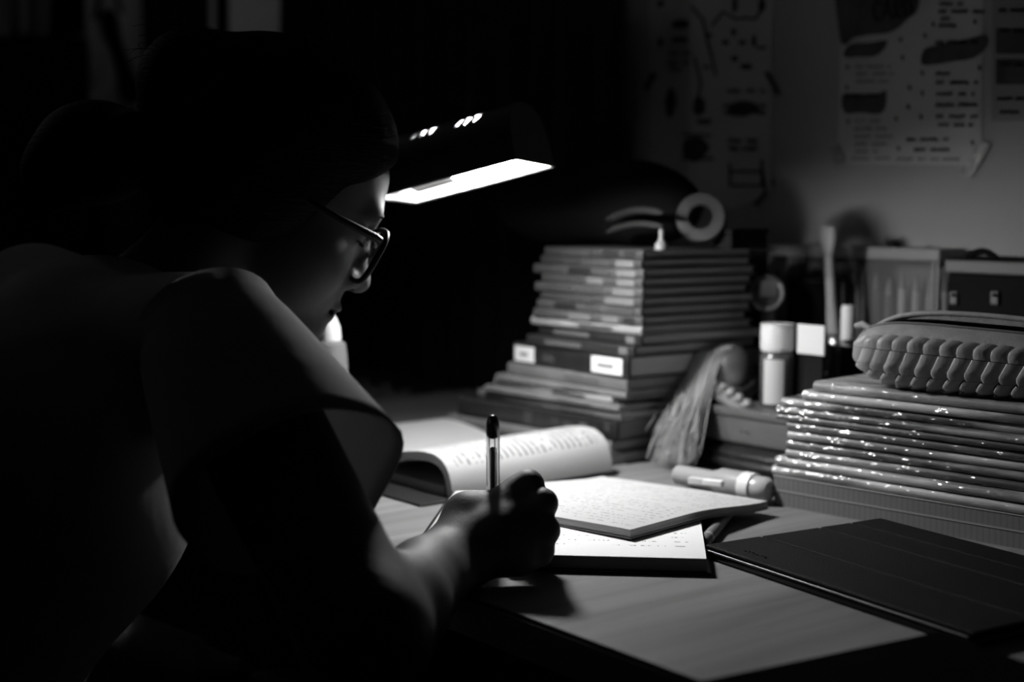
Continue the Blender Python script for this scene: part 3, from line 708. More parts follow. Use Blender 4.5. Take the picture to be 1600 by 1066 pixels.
for i, (hh, lx, cx, D, g, pgm, lab, rg) in enumerate(spec_):
    py = 320 + (CAMZ - zz - hh / 2) * F / 1.36
    tc = t_of(cx, py); tl = t_of(lx, py - 30); L = tc - tl
    m = mat('stack_cover_%d' % i, g, rg, .4, var=.25, vscale=22, coat=.3 if i in (0, 4) else 0)
    mk = []
    if i == 8:
        lab_m = mat('white_label', .72, .6)
        mk = [(-.053, -.008, .003, .0185, lab_m, 'spine_label'), (-L + .004, -L + .036, .003, .0185, lab_m, 'spine_label'), (-.13, -.112, .006, .013, pale2, 'title_print')]
    elif i == 2: mk = [(-random.uniform(.02, .16), 0, 0, 0, pale2, 'picture_print') for _ in range(0)] + [(-x, -x + random.uniform(.006, .014), .003 + random.uniform(0, .007), .011 + random.uniform(0, .006), random.choice([pale, pale2]), 'picture_print') for x in (.016, .034, .05, .072, .09, .13)]
    elif i in (9, 10): mk = [(-.13, -.075, .003, .007, mat('faint_print', .09, .5), 'title_print'), (-.02, -.008, .002, .0085, pale, 'title_print')]
    elif i >= 12:
        x = -.01
        for k in range(3):
            wd = random.uniform(.018, .045); mm = random.choice([pale, pale2, pale2, ink]) if k else random.choice([pale, pale, pale2])
            if i in (12, 19) and k == 0: mm = ink; wd = .014
            mk.append((x - wd, x, .0012, .0074, mm, 'title_print')); x -= wd + random.uniform(.006, .02)
            if x < -L + .05: break
    else:
        mk = [(-.09, -.04, hh * .3, hh * .7, pale2 if g > .2 else mat('faint_print', .09, .5), 'title_print')]
    rzj = ANG + math.radians(random.uniform(-1.6, 1.6) + (4 if i < 3 else 0))
    bk_ = book('schoolbook' if i >= 12 else 'textbook', lab, W(tc, SS + random.uniform(-.002, .002), zz), rzj, L, D, hh, m, pgm, 'book', 'books in the tall stack', marks=mk)
    if i == 8:
        cv_ = [c for c in bk_.children if c.name.startswith('cover')][0]
        for x0, x1 in ((-.044, -.020), (-L + .013, -L + .026)): box('label_print', x0, x1, -.0011, -.0005, .0085, .0125, mat('faint_label_ink', .22, .6), cv_, bev=.0001)
    zz += hh + .0001
STOP = zz
# low books poking out to the left of the stack, behind the open textbook
m_sp = mat('spotted_cover', .12, .35, .4, var=.8, vscale=60)
book('magazine', 'spotted paperback lying flat behind the open textbook', W(-.435, .345, DZ), ANG + math.radians(4), .13, .02, .008, m_sp, pg1, 'book', marks=())
# ---- stack of film wrapped exercise books
def film(name, g, g2):
    m = bpy.data.materials.new(name); m.use_nodes = True; nt = m.node_tree; N = nt.nodes; L = nt.links; b = N['Principled BSDF']
    b.inputs['Roughness'].default_value = .45; b.inputs['Coat Weight'].default_value = 1; b.inputs['Coat IOR'].default_value = 1.65; b.inputs['Coat Roughness'].default_value = .17
    tc = N.new('ShaderNodeTexCoord'); mp = N.new('ShaderNodeMapping'); mp.inputs['Scale'].default_value = (9, 40, 40); L.new(tc.outputs['Object'], mp.inputs[0])
    n = N.new('ShaderNodeTexNoise'); n.inputs['Scale'].default_value = 1; n.inputs['Detail'].default_value = 4; L.new(mp.outputs[0], n.inputs['Vector'])
    r = N.new('ShaderNodeMapRange'); r.inputs[1].default_value = .44; r.inputs[2].default_value = .56; r.inputs[3].default_value = g2 * .5; r.inputs[4].default_value = g * .85; L.new(n.outputs[0], r.inputs[0]); L.new(r.outputs[0], b.inputs['Base Color'])
    m2 = N.new('ShaderNodeMapping'); m2.inputs['Scale'].default_value = (42, 150, 150); m2.inputs['Location'].default_value = (random.uniform(0, 50), random.uniform(0, 50), random.uniform(0, 50)); mp.inputs['Location'].default_value = (random.uniform(0, 50), random.uniform(0, 50), 0); L.new(tc.outputs['Object'], m2.inputs[0])
    n2 = N.new('ShaderNodeTexNoise'); n2.inputs['Scale'].default_value = 1; n2.inputs['Detail'].default_value = 2; L.new(m2.outputs[0], n2.inputs['Vector'])
    bp = N.new('ShaderNodeBump'); bp.inputs['Strength'].default_value = 1.0; bp.inputs['Distance'].default_value = .009; L.new(n2.outputs[0], bp.inputs['Height']); L.new(bp.outputs[0], b.inputs['Coat Normal']); 
    return m
R0 = onz(1209, 790, DZ); RA = math.radians(-45.5); rd = Vector((math.cos(RA), math.sin(RA), 0)); rn = Vector((-rd.y, rd.x, 0))
def film_book(i, label, px, z0, z1, g, g2, L, D, rz_j):
    py = 320 + (CAMZ - (z0 + z1) / 2) * F / 1.17
    d = ray(px, py); k = (R0 - CAMP).dot(rn) / d.dot(rn); P = CAMP + d * k      # on the face of the stack
    Hh = z1 - z0; o = empty('exercise_book' if i else 'exercise_book', Vector((P.x, P.y, z0)), RA + rz_j, label, 'notebook', 'film wrapped exercise books in the stack')
    n = 10; sr = Hh / 2; prof = [(D, 0), (sr, 0)] + [(sr - sr * math.sin(math.pi * a / n), sr - sr * math.cos(math.pi * a / n)) for a in range(1, n)] + [(sr, Hh), (D, Hh), (D, Hh - .0007), (sr, Hh - .0007), (.0009, sr), (sr, .0007), (D, .0007)]
    V, Fc = rings_mesh([[Vector((x, y, z)) for y, z in prof] for x in (0, L)]); c = obj('cover', V, Fc, film('film_cover_%d' % i, g, g2), o); shade_auto(c, 40)
    box('pages', .002, L - .002, .0025, D - .002, .0008, Hh - .0008, pg2, o)
    # name strip and printed band on the spine
    x = random.uniform(.05, .12)
    return o
film_rows = [  # left px, cover grey, second grey, label
 (1205, .55, .35, 'lowest film wrapped exercise book, pale spine, lying on the squared pads'),
 (1210, .60, .30, 'second film wrapped exercise book up from the squared pads'),
 (1227, .30, .10, 'third film wrapped exercise book up from the squared pads'),
 (1228, .28, .06, 'fourth film wrapped exercise book up from the squared pads, strongly shining'),
 (1230, .50, .25, 'fifth film wrapped exercise book up from the squared pads'),
 (1229, .50, .14, 'sixth film wrapped exercise book up from the squared pads'),
 (1213, .22, .08, 'seventh film wrapped exercise book up from the squared pads'),
 (1212, .50, .12, 'fourth film wrapped exercise book down from the woven pouch'),
 (1220, .34, .05, 'third film wrapped exercise book down from the woven pouch'),
 (1253, .50, .20, 'second film wrapped exercise book down from the woven pouch, crinkled'),
 (1270, .62, .38, 'topmost film wrapped exercise book right under the woven pouch')]
m_sq = None
def squared(name):
    m = bpy.data.materials.new(name); m.use_nodes = True; nt = m.node_tree; N = nt.nodes; L = nt.links; b = N['Principled BSDF']; b.inputs['Roughness'].default_value = .85
    tc = N.new('ShaderNodeTexCoord'); sp = N.new('ShaderNodeSeparateXYZ'); L.new(tc.outputs['Object'], sp.inputs[0]); a = None
    for ch_, sc in ((0, 210), (2, 900)):
        f = math_node(N, L, 'FRACT', math_node(N, L, 'MULTIPLY', sp.outputs[ch_], sc)); q = math_node(N, L, 'LESS_THAN', f, .28); a = q if a is None else math_node(N, L, 'MAXIMUM', a, q)
    mx = N.new('ShaderNodeMixRGB'); L.new(a, mx.inputs[0]); mx.inputs[1].default_value = (.16,) * 3 + (1,); mx.inputs[2].default_value = (.12,) * 3 + (1,); L.new(mx.outputs[0], b.inputs['Base Color']); return m
sqm = squared('squared_paper_edge'); zz = DZ
for i, (hh, px) in enumerate(((.0135, 1209), (.0120, 1208))):
    py = 320 + (CAMZ - zz - hh / 2) * F / 1.17; d = ray(px, py); k = (R0 - CAMP).dot(rn) / d.dot(rn); P = CAMP + d * k
    o = empty('squared_pad', Vector((P.x, P.y, zz)), RA, ['squared paper pad at the very bottom, lying on the desk under the film wrapped books', 'squared paper pad directly under the film wrapped books'][i], 'notepad', 'squared pads under the stack')
    box('pages', 0, .25, .0005, .16, .0006, hh - .0006, sqm, o); box('backing_card', -.0005, .2505, 0, .161, 0, .0006, mat('card_grey', .22, .7), o); box('top_sheet', -.0003, .2503, 0, .1605, hh - .0006, hh, mat('paper_grey', .4, .8), o)
    zz += hh
for i, (px, g, g2, lab) in enumerate(film_rows):
    hh = [.0082, .0082, .0074, .0074, .0078, .0074, .0058, .0062, .0074, .0078, .0084][i]
    film_book(i, lab, px, zz + .0001, zz + hh, g, g2, .25 + random.uniform(-.006, .006), .155, math.radians(random.uniform(-.8, .8)))
    zz += hh
RTOP = zz
# ================================================================== THINGS ON THE STACKS AND BEHIND
def blob(name, m, parent, ells, k=.01, res=.003, cones=(), subs=()):
    """ells: (centre, radii, R|None); local coordinates"""
    pts = [Vector(c) for c, r_, R in ells] + [Vector(p) for a, b, r0, r1 in cones for p in (a, b)]
    mr = max([max(r_) for c, r_, R in ells] + [max(r0, r1) for a, b, r0, r1 in cones] + [0]) + .01
    lo = [min(p[i] for p in pts) - mr for i in range(3)]; hi = [max(p[i] for p in pts) + mr for i in range(3)]
    fl = Field(*[np.arange(l, h, res) for l, h in zip(lo, hi)])
    for c, r_, R in ells: fl.ell(c, r_, R, k)
    for a, b, r0, r1 in cones: fl.cone(a, b, r0, r1, k)
    for c, r_, R in subs: fl.ell(c, r_, R, .004, True)
    return field_obj(name, fl, m, parent)
RZ = [[EE.x, NN.x, 0], [EE.y, NN.y, 0], [0, 0, 1]]
# ---- black cloth bag slumped on the tall stack
bgP = W(-.42, .45, STOP)
bag = empty('cloth_bag', bgP, ANG, 'black cloth bag with two pale stripes slumped on top of the tall book stack', 'bag')
m_bl = mat('black_cloth', .008, .9, .05)
def bl(px, py, s): return o_empty_matrix(bag).inverted() @ ons(px, py, s)
blob('bag_body', m_bl, bag, [((-.05, .0, .034), (.10, .055, .034), None), ((.05, .01, .040), (.07, .05, .04), None), ((.0, .03, .048), (.08, .04, .04), None)], .02, .004)
for y0, y1, rad in ((343, 333, .0032), (363, 355, .0028)):
    P = [bl(948 + 88 * f, y0 + (y1 - y0) * f - 9 * math.sin(math.pi * f), .392 + .0 * f) for f in np.linspace(0, 1, 9)]
    tube('stripe', P, [rad * .5] + [rad] * 7 + [rad * .5], mat('dull_pale_cloth', .016, .9), bag, n=8)
# ---- roll of tape on the stack
rc = ons(1096, 341, .44); tr = empty('tape_roll', rc, 0, 'grey roll of tape leaning on the black bag on top of the book stack', 'tape')
rax = Vector((-.25, -.93, .15)).normalized()
lathe('tape', [(.0135, -.009), (.0225, -.009), (.0235, -.007), (.0235, .007), (.0225, .009), (.0135, .009), (.0135, -.009)], mat('tape_grey', .02, .5), tr, n=40, axis=rax, cap0=False, cap1=False)
lathe('core', [(.0115, -.0088), (.0133, -.0088), (.0133, .0088), (.0115, .0088), (.0115, -.0088)], mat('tape_core', .015, .7), tr, n=32, axis=rax, cap0=False, cap1=False)
# ---- small white skittle and a black block on the stack corner
kp = ons(1033, 394, .388); kp.z = STOP; sk = empty('small_peg', kp, 0, 'tiny pale peg with a round foot standing on the stack corner', 'peg')
lathe('foot', [(.0001, 0), (.0058, .0), (.0062, .003), (.005, .0065), (.003, .0085)], mat('peg_pale', .16, .4), sk, n=20); lathe('stem', [(.003, .0085), (.0022, .012), (.0024, .017), (.0012, .0195), (.0001, .0195)], mat('peg_pale', .16, .4), sk, n=16)
bp_ = ons(1118, 400, .45); bp_.z = STOP; bb = empty('black_block', bp_, ANG, 'small black box on the back corner of the tall book stack', 'box')
box('box_body', -.004, .02, 0, .05, 0, .014, m_bl, bb, bev=.002); box('box_lid', -.005, .021, -.001, .051, .014, .019, m_bl, bb, bev=.0015)
# ---- black soft case, wooden box, doll and glue bottle to the right of the stack
cs = empty('glasses_case', W(-.245, .438, DZ), ANG, 'black soft spectacle case lying under the wooden box', 'case')
m_cs = mat('black_soft_case', .012, .5, .25)
blob('case_base', m_cs, cs, [((.045, .032, .010), (.085, .040, .012), None)], .01, .003); blob('case_lid', m_cs, cs, [((.045, .034, .017), (.083, .038, .012), None)], .01, .003)
wb = empty('wooden_box', W(-.272, .447, DZ + .0275), ANG, 'low wooden box carrying the doll and the glue bottle', 'box')
mwb = wood('box_wood', .10, (3, 60, 60)); WBH = .033
box('box_body', 0, .17, 0, .085, 0, WBH - .008, mwb, wb, bev=.002); box('lid', -.002, .172, -.002, .087, WBH - .008, WBH, mwb, wb, bev=.0015)
for x in (.055, .062): lathe('stud', [(.0022, 0), (.0016, .0015), (.0001, .002)], mat('bright_metal', .7, .2, metal=1.0), wb, n=10, axis=Vector((0, -1, 0)), base=Vector((x, 0, .013)))
BOXT = DZ + .0275 + WBH
dc = ons(1140, 580, .485); dl = empty('doll', Vector((dc.x, dc.y, BOXT)), 0, 'doll with long fair hair and a beaded headband, sitting against the book stack', 'doll')
def DLp(px, py, s): return ons(px, py, s) - Vector(dl.location)
hd = dc - Vector(dl.location)
m_doll = mat('doll_dark', .05, .5, .4)
blob('head', m_doll, dl, [(hd, (.023, .022, .027), None), (hd + Vector((.004, -.016, -.008)), (.009, .009, .008), None)], .008, .002, cones=[(hd - UP * .02, Vector((hd.x, hd.y, .012)), .009, .011)])
blob('body', mat('doll_dress', .06, .8), dl, [((hd.x, hd.y, .014), (.03, .024, .017), None)], .008, .0025)
beads = []
for k in range(14):
    f = k / 13; P = DLp(1084 + 84 * f, 597 + 40 * f - 6 * math.sin(math.pi * f), .462 - .004 * math.sin(math.pi * f)); lathe('bead', [(.0001, -.0052), (.004, -.0035), (.0052, 0), (.004, .0035), (.0001, .0052)], mat('bead_pale', .22, .4), dl, n=10, base=P + UP * (.0035 if k % 2 else -.002), axis=Vector((random.uniform(-1, 1), random.uniform(-1, 1), 1)))
P = [DLp(1082 + 84 * f, 607 + 38 * f - 4 * math.sin(math.pi * f), .456) for f in np.linspace(0, 1, 10)]
tube('headband', P, .0042, mat('band_cloth', .16, .8), dl, n=8)
hairs = []
for k in range(520):
    f = random.random(); g = random.random()
    p0 = DLp(1100 + 45 * f, 540 + 22 * random.random(), .475 + .02 * g); ex = random.gauss(0, 1)
    p3 = DLp(1035 + 32 * f + ex * 12, 728 - random.random() ** 2 * 60, .395 + .03 * g); p3.z = max(p3.z, DZ + .002 - dl.location.z)
    p1 = DLp(1085 + 20 * f + ex * 4, 548, .462 + .01 * g); p2 = DLp(1052 + 40 * f + ex * 9, 640, .425 + .025 * g)
    hairs.append(tube_geo(bez(p0, p1, p2, p3, 9), [.0007] * 8 + [.0005, .0002], 4, False))
V, Fc = join_geo(hairs); tag(obj('hair', V, Fc, mat('fair_hair', .30, .45, .4), dl, True), kind='stuff')
P0 = [DLp(1104, 560, .47), DLp(1075, 625, .445), DLp(1050, 690, .425)]
blob('hair_bulk', mat('fair_hair', .30, .45, .4), dl, [], .01, .0025, cones=[(P0[0], P0[1], .012, .012), (P0[1], P0[2], .012, .013)])
gp = ons(1213, 640, .485); gb = empty('glue_bottle', Vector((gp.x, gp.y, BOXT)), 0, 'small bottle with a ribbed white cap and pale label on the wooden box', 'bottle')
GH = .052
lathe('bottle_body', [(.0001, 0), (.0145, 0), (.0158, .003), (.0158, GH - .004), (.013, GH), (.011, GH + .003)], mat('bottle_plastic', .07, .25, .5), gb, n=32)
lb_ = obj('label', *rings_mesh([[Vector((math.cos(a) * .0161, math.sin(a) * .0161, z)) for a in np.linspace(-2.6, -1.35, 14)] for z in (.004, GH - .006)], False, False, False), mat('label_paper', .5, .5), gb, True)
lathe('cap', [(.0148, GH + .001), (.0155, GH + .003), (.0155, GH + .022), (.0145, GH + .0245), (.0001, GH + .0245)], mat('cap_white', .62, .4), gb, n=32)
for k in range(5):
    z = GH + .004 + k * .004; lathe('cap_rib', [(.0155, z), (.0162, z + .0008), (.0162, z + .0018), (.0155, z + .0026)], mat('cap_white', .62, .4), gb, n=32, cap0=False, cap1=False)
lathe('lid_flange', [(.0158, GH + .0245), (.0162, GH + .0255), (.0158, GH + .0265), (.0001, GH + .0265)], mat('cap_white', .62, .4), gb, n=32)
# ---- black desk organiser with a card, brush and glue stick
og = empty('desk_organiser', W(-.165, .535, DZ), ANG, 'open black desk organiser box behind the film wrapped books', 'organiser')
m_org = mat('black_glossy_plastic', .008, .2, .5); OH = .118
for nm, x0, x1, y0, y1, z0, z1 in (('front_panel', -.062, .05, 0, .003, 0, OH), ('back_panel', -.062, .05, .052, .055, 0, OH), ('side_panel', -.062, -.059, .003, .052, 0, OH), ('side_panel', .047, .05, .003, .052, 0, OH), ('bottom', -.059, .047, .003, .052, 0, .003), ('divider', -.004, -.002, .003, .052, .003, OH - .01)):
    box(nm, x0, x1, y0, y1, z0, z1, m_org, og, bev=.0008)
for x, z in ((-.05, .095), (-.028, .09), (.022, .088)): lathe('stud', [(.0024, 0), (.0018, .0012), (.0001, .0018)], mat('bright_metal', .7, .2, metal=1.0), og, n=10, axis=Vector((0, -1, 0)), base=Vector((x, 0, z)))
c0 = ons(1245, 552, .49); c1 = ons(1287, 551, .49); ct = ons(1245, 506, .49)
cd = empty('note_block', Vector((c0.x, c0.y, BOXT)), ANG, 'blank white card in a black stand on the wooden box, beside the capped bottle', 'card')
cw = (c1 - c0).length; m_card = mat('white_card', .6, .7)
box('card', 0, cw, 0, .0018, c0.z - BOXT, ct.z - BOXT, m_card, cd, bev=.0004); box('card_holder', cw * .1, cw * .9, .0018, .006, 0, c0.z - BOXT + .012, m_org, cd, bev=.0005)
br0 = ons(1303, 545, .565); br1 = ons(1292, 354, .565); brd = (br1 - br0).normalized(); brb = br0 - brd * ((br0.z - DZ - .004) / brd.z)
br = empty('paint_brush', brb, 0, 'tall wooden brush handle with a flat wide end standing in the organiser', 'brush')
bl_ = (br1 - brb).length; side = EE
def brr(h, w_, d_): return [brd * h + side * (w_ * math.cos(a)) + NN * (d_ * math.sin(a)) for a in np.linspace(0, 2 * math.pi, 17)[:-1]]
V, Fc = rings_mesh([brr(0, .005, .005), brr(.05, .0055, .005), brr(.10, .0075, .005), brr(.125, .0072, .005), brr(bl_ - .07, .0055, .004), brr(bl_ - .03, .0052, .0032), brr(bl_ - .022, .0075, .003), brr(bl_ - .014, .0095, .003), brr(bl_ - .002, .0098, .0028), brr(bl_, .009, .002)])
h_ = obj('handle', V, Fc, mat('brush_wood', .22, .5, .3, var=.2, vscale=20, stretch=(30, 30, 3)), br, True); shade_auto(h_, 50)
V, Fc = rings_mesh([brr(.10, .0078, .0054), brr(.122, .0076, .0054)]); obj('ferrule', V, Fc, mat('dull_metal', .4, .35, metal=1.0), br, True)
ls = ons(1325, 528, .56); lip = empty('glue_stick', Vector((ls.x, ls.y, DZ + .0035)), 0, 'slim white glue stick standing in the organiser beside the brush', 'glue stick')
lt = ons(1325, 477, .56).z - DZ - .0035
lathe('tube', [(.0066, 0), (.0068, .002), (.0068, lt * .78)], mat('stick_body', .25, .4), lip, n=24); lathe('cap', [(.007, lt * .78), (.0072, lt * .79), (.0072, lt * .97), (.006, lt), (.0001, lt)], mat('cap_white', .62, .4), lip, n=24)
pb0 = W(-.172, .5345, DZ + OH + .004); pnb = empty('black_pen', pb0, 0, 'black pen lying across the rim of the organiser', 'pen')
pdir = (W(-.06, .541, 0) - W(-.172, .5345, 0)).normalized()
lathe('pen_body', [(.001, 0), (.0042, .012), (.0042, .1), (.003, .104)], m_org, pnb, n=14, axis=pdir); lathe('pen_cap', [(.005, .066), (.005, .118), (.003, .12), (.0001, .12)], m_org, pnb, n=14, axis=pdir)
# ---- black phone standing behind, round tape dispenser
fp = ons(1226, 510, .592); fq = ons(1320, 436, .592); ph = empty('phone', Vector((fp.x, fp.y, DZ)), ANG, 'black slab phone standing upright behind the organiser', 'phone')
fwid = TS(fq)[0] - TS(fp)[0]
box('phone_body', 0, fwid, 0, .009, 0, fq.z - DZ, mat('black_matt_plastic', .008, .5, .2), ph, bev=.003, seg=3); box('screen', .004, fwid - .004, -.0006, .0004, .006, fq.z - DZ - .006, mat('black_glass', .004, .15, .4), ph)
rt = ons(1199, 458, .545); ck = empty('tape_dispenser', Vector((rt.x, rt.y, DZ)), 0, 'round grey tape dispenser with a pale ring beside the clear case', 'tape dispenser')
rcz = Vector((0, 0, rt.z - DZ)); cax = Vector((-.3, -.95, 0)).normalized()
lathe('disc', [(.0001, -.006), (.0165, -.006), (.0182, -.004), (.0182, .006), (.0001, .006)], mat('disc_dark', .04, .4), ck, n=36, axis=cax, base=rcz)
V, Fc = tube_geo([rcz + cax * .006 + (cax.cross(UP).normalized() * math.cos(a) + UP * math.sin(a)) * .0158 for a in np.linspace(math.pi * .78, math.pi * 2.15, 24)], .002, 8); obj('pale_ring', V, Fc, mat('ring_pale', .28, .5), ck, True)
box('face_plate', -.009, .009, -.0085, -.006, rcz.z - .003, rcz.z + .013, mat('plate_grey', .12, .5), ck, bev=.001)
box('stand', -.012, .012, -.012, .012, 0, .006, mat('disc_dark', .04), ck, bev=.002); box('stem', -.006, .006, -.003, .003, .006, rcz.z - .012, mat('disc_dark', .04), ck)
ns_ = ons(1157, 470, .545); nr = empty('black_ruler_case', Vector((ns_.x, ns_.y, DZ)), ANG, 'narrow black upright case between the book stack and the tape dispenser', 'case')
box('case_body', -.008, .008, 0, .03, 0, .18, m_org, nr, bev=.002); box('case_cap', -.009, .009, -.001, .031, .18, .204, m_org, nr, bev=.002)
# ---- clear storage case with upright pencils
ca = ons(1190, 540, .606); cb_ = ons(1464, 540, .606); czt = ons(1190, 381, .606).z
cc = empty('storage_case', Vector((ca.x, ca.y, DZ)), ANG, 'cloudy clear plastic case of upright pencils standing against the wall', 'case')
cwid = TS(cb_)[0] - TS(ca)[0]; chh = czt - DZ
m_cl = bpy.data.materials.new('cloudy_plastic'); m_cl.use_nodes = True; nt = m_cl.node_tree; b = nt.nodes['Principled BSDF']; b.inputs['Base Color'].default_value = (.25, .25, .25, 1); b.inputs['Roughness'].default_value = .3
tp_ = nt.nodes.new('ShaderNodeBsdfTransparent'); mx = nt.nodes.new('ShaderNodeMixShader'); mx.inputs[0].default_value = .8; nt.links.new(b.outputs[0], mx.inputs[1]); nt.links.new(tp_.outputs[0], mx.inputs[2]); nt.links.new(mx.outputs[0], nt.nodes['Material Output'].inputs[0])
DC = .04
for nm, x0, x1, y0, y1, z0, z1 in (('front_panel', .002, cwid - .002, 0, .0015, 0, chh - .012), ('side_panel', 0, .002, 0, DC, 0, chh - .012), ('side_panel', cwid - .002, cwid, 0, DC, 0, chh - .012), ('base', 0, cwid, 0, DC, 0, .002)):
    box(nm, x0, x1, y0, y1, z0, z1, m_cl, cc)
m_edge = mat('case_edge', .22, .3, .4)
box('lid', -.001, cwid + .001, -.001, DC, chh - .012, chh, mat('case_lid', .22, .35), cc, bev=.002)
for x in (.001, cwid - .006, cwid - .001): box('corner_strip', x - .0012, x + .0012, -.001, .001, 0, chh - .012, m_edge, cc)
box('back_panel', 0, cwid, DC - .002, DC, 0, chh - .012, mat('case_back', .16, .5), cc)
lathe('lid_knob', [(.0045, 0), (.0055, .002), (.004, .006), (.0001, .007)], m_org, cc, n=14, base=Vector((cwid * .74, .01, chh)))
pw = [mat('pencil_%d' % k, v, .4) for k, v in enumerate((.55, .25, .45, .14, .35))]
for k in range(26):
    x = .010 + k * (cwid - .020) / 25; hgt = chh * random.uniform(.84, .91)
    p = empty('pencil', W(*TS(Vector((ca.x, ca.y, 0)) + EE * x + NN * (.012 + .012 * (k % 2))), DZ + .0021), 0, 'coloured pencil standing upright inside the clear case', 'pencil', 'pencils inside the clear case')
    lathe('barrel', [(.0036, 0), (.0036, hgt * .9)], pw[k % 5], p, n=6, smooth=False); lathe('point', [(.0036, hgt * .9), (.001, hgt * .985), (.0001, hgt)], mat('pencil_wood', .3, .6), p, n=8)
# ---- black lidded box at the right
xa = ons(1478, 490, .578); xt = ons(1480, 402, .578).z - DZ
bx_ = empty('lidded_box', Vector((xa.x, xa.y, DZ)), ANG, 'black box with a dull grey lid rim and two clasps against the wall', 'box')
box('box_body', 0, .2, 0, .07, 0, xt - .014, mat('box_black', .006, .7, .04), bx_, bev=.003); box('lid_rim', -.002, .202, -.002, .072, xt - .014, xt - .002, mat('lid_grey', .10, .5), bx_, bev=.002); box('lid_top', -.001, .201, -.001, .071, xt - .002, xt, mat('box_black', .008), bx_, bev=.001)
for px in (1492, 1556):
    q = TS(ons(px, 465, .578))[0] - TS(xa)[0]; zc = ons(px, 462, .578).z - DZ
    cl_ = box('clasp', q - .004, q + .004, -.003, .0005, zc - .008, zc + .004, mat('clasp_dull', .10, .4), bx_, bev=.001); lathe('clasp_pin', [(.002, 0), (.002, .003), (.0001, .004)], mat('clasp_dull', .10, .4), cl_, n=10, axis=Vector((0, -1, 0)), base=Vector((q, -.003, zc + .001)))
q = TS(ons(1500, 395, .578))[0] - TS(xa)[0]; tube('cord_handle', [Vector((q + (.03 * f), .012, xt + .006 * math.sin(math.pi * f))) for f in np.linspace(0, 1, 9)], .003, m_bl, bx_, n=8)
# ---- woven leather pouch on the film wrapped stack
m_weave = mat('woven_leather', .30, .45, .35, bump=.2, bscale=300); m_weave2 = mat('woven_leather_dark', .23, .45, .35, bump=.2, bscale=300); m_hide = mat('plain_leather', .28, .55, .3, var=.15, vscale=90, bump=.25, bscale=600)
pA = onz(1314, 604, RTOP); pRz = RA + math.radians(2)
pAx = Vector((math.cos(pRz), math.sin(pRz), 0)); pNy = Vector((-pAx.y, pAx.x, 0))
pou = empty('woven_pouch', pA + pNy * .034 + Vector((0, 0, 0)), pRz, 'woven leather zip pouch gaping open on top of the film wrapped books', 'pouch')
PLn, PHt, PDp = .205, .0245, .034          # length, half height, half depth
def pouch_pt(f, a, off=0.0):              # f 0..1 along, a angle: 0 front, 90 top
    x = PLn * f; e_ = (1 - abs(2 * f - 1) ** 4.5) ** .5; e_ = max(e_, .05)
    ca_, sa_ = math.cos(a), math.sin(a)
    y = -math.copysign(abs(ca_) ** .85, ca_) * (PDp + off) * (.4 + .6 * e_); z = PHt + math.copysign(abs(sa_) ** .9, sa_) * ((PHt + off) * e_)
    return Vector((x, y, max(z, 0.0004) + (.006 * (1 - f) if sa_ > 0 else 0)))
def strip(name, a0, a1, m, off=0.0, nf=40, na=14, parent=None):
    rings = [[pouch_pt(.004 + .992 * i / nf, a0 + (a1 - a0) * j / na, off) for j in range(na + 1)] for i in range(nf + 1)]
    V, Fc = rings_mesh(rings, False, False, False); o = obj(name, V, Fc, m, parent or pou, True); return o
R_ = math.radians
strip('lining', R_(-180), R_(180), mat('lining_dark', .012, .9, .05), -.003, 40, 40)
strip('leather_band', R_(30), R_(62), m_hide, .0012); strip('back_flap', R_(100), R_(205), m_hide, .001)
rm = [pouch_pt(f, R_(62), .0016) for f in np.linspace(.01, .99, 30)]; tube('zip_edge', rm, .0013, mat('zip_tape', .12, .6), pou, n=6)
rm2 = [pouch_pt(f, R_(100), .002) + Vector((0, 0, .005 * math.sin(math.pi * f))) for f in np.linspace(.01, .99, 30)]; tube('zip_edge', rm2, .0022, m_hide, pou, n=8)
lip_r = [[pouch_pt(f, R_(100), .001) for f in np.linspace(.01, .99, 30)], [p + Vector((0, -.001, 0)) for p in rm2]]
V, Fc = rings_mesh(lip_r, False, False, False); obj('raised_lip', V, Fc, m_hide, pou, True)
rows, cols = 4, 15
wv = bmesh.new()
def weave_piece(f0, f1, a0, a1, bulge, tilt):
    n = 5; V = []; Fc = []; offs = (0, .8, 1.0, .75, .4, 0.0); fs = (0, .02, .12, .45, .8, 1.0)
    for i in range(n + 1):
        for j in range(5):
            bow = .012 * (1 - ((j - 2) / 2) ** 2); fi = f0 + (f1 - f0) * fs[i] - bow + tilt * (j - 2) * .5; aj = a0 + (a1 - a0) * j / 4
            V.append(pouch_pt(min(.998, max(.002, fi)), aj, .0004 + bulge * offs[i] * (1 - .45 * abs(j - 2) / 2)))
    for i in range(n):
        for j in range(4): a = i * 5 + j; Fc.append((a, a + 1, a + 6, a + 5))
    return V, Fc
for r in range(rows + 1):
    a_lo = R_(-80 + r * 112 / rows); a_hi = R_(-80 + (r + .97) * 112 / rows)
    if r == rows: break
    for c in range(cols):
        off = .5 * (r % 2)
        f0 = (c + off) / (cols + .5); f1 = f0 + .93 / (cols + .5)
        V, Fc = weave_piece(f0, min(f1, .998), a_lo, a_hi, .0042 if (r + c) % 2 else .0036, .012)
        V2 = list(V) + [pouch_pt(.5, 0)] * 0
        o = obj('weave_strip', V, Fc, m_weave if (r + c) % 2 else m_weave2, pou, True)
zt = pouch_pt(.97, R_(40), .004); lathe('zip_pull', [(.0022, 0), (.003, .004), (.0016, .012), (.0001, .014)], mat('bright_metal', .7, .2, metal=1.0), pou, n=12, axis=Vector((.2, -.5, -.9)).normalized(), base=zt)
tb0 = pouch_pt(.04, R_(60), .002); tube('pull_tab', [tb0 + Vector((.006, 0, .002)), tb0 + Vector((-.002, .001, .005)), tb0 + Vector((-.008, .001, .003))], [.0025, .003, .0026], m_hide, pou, n=8)
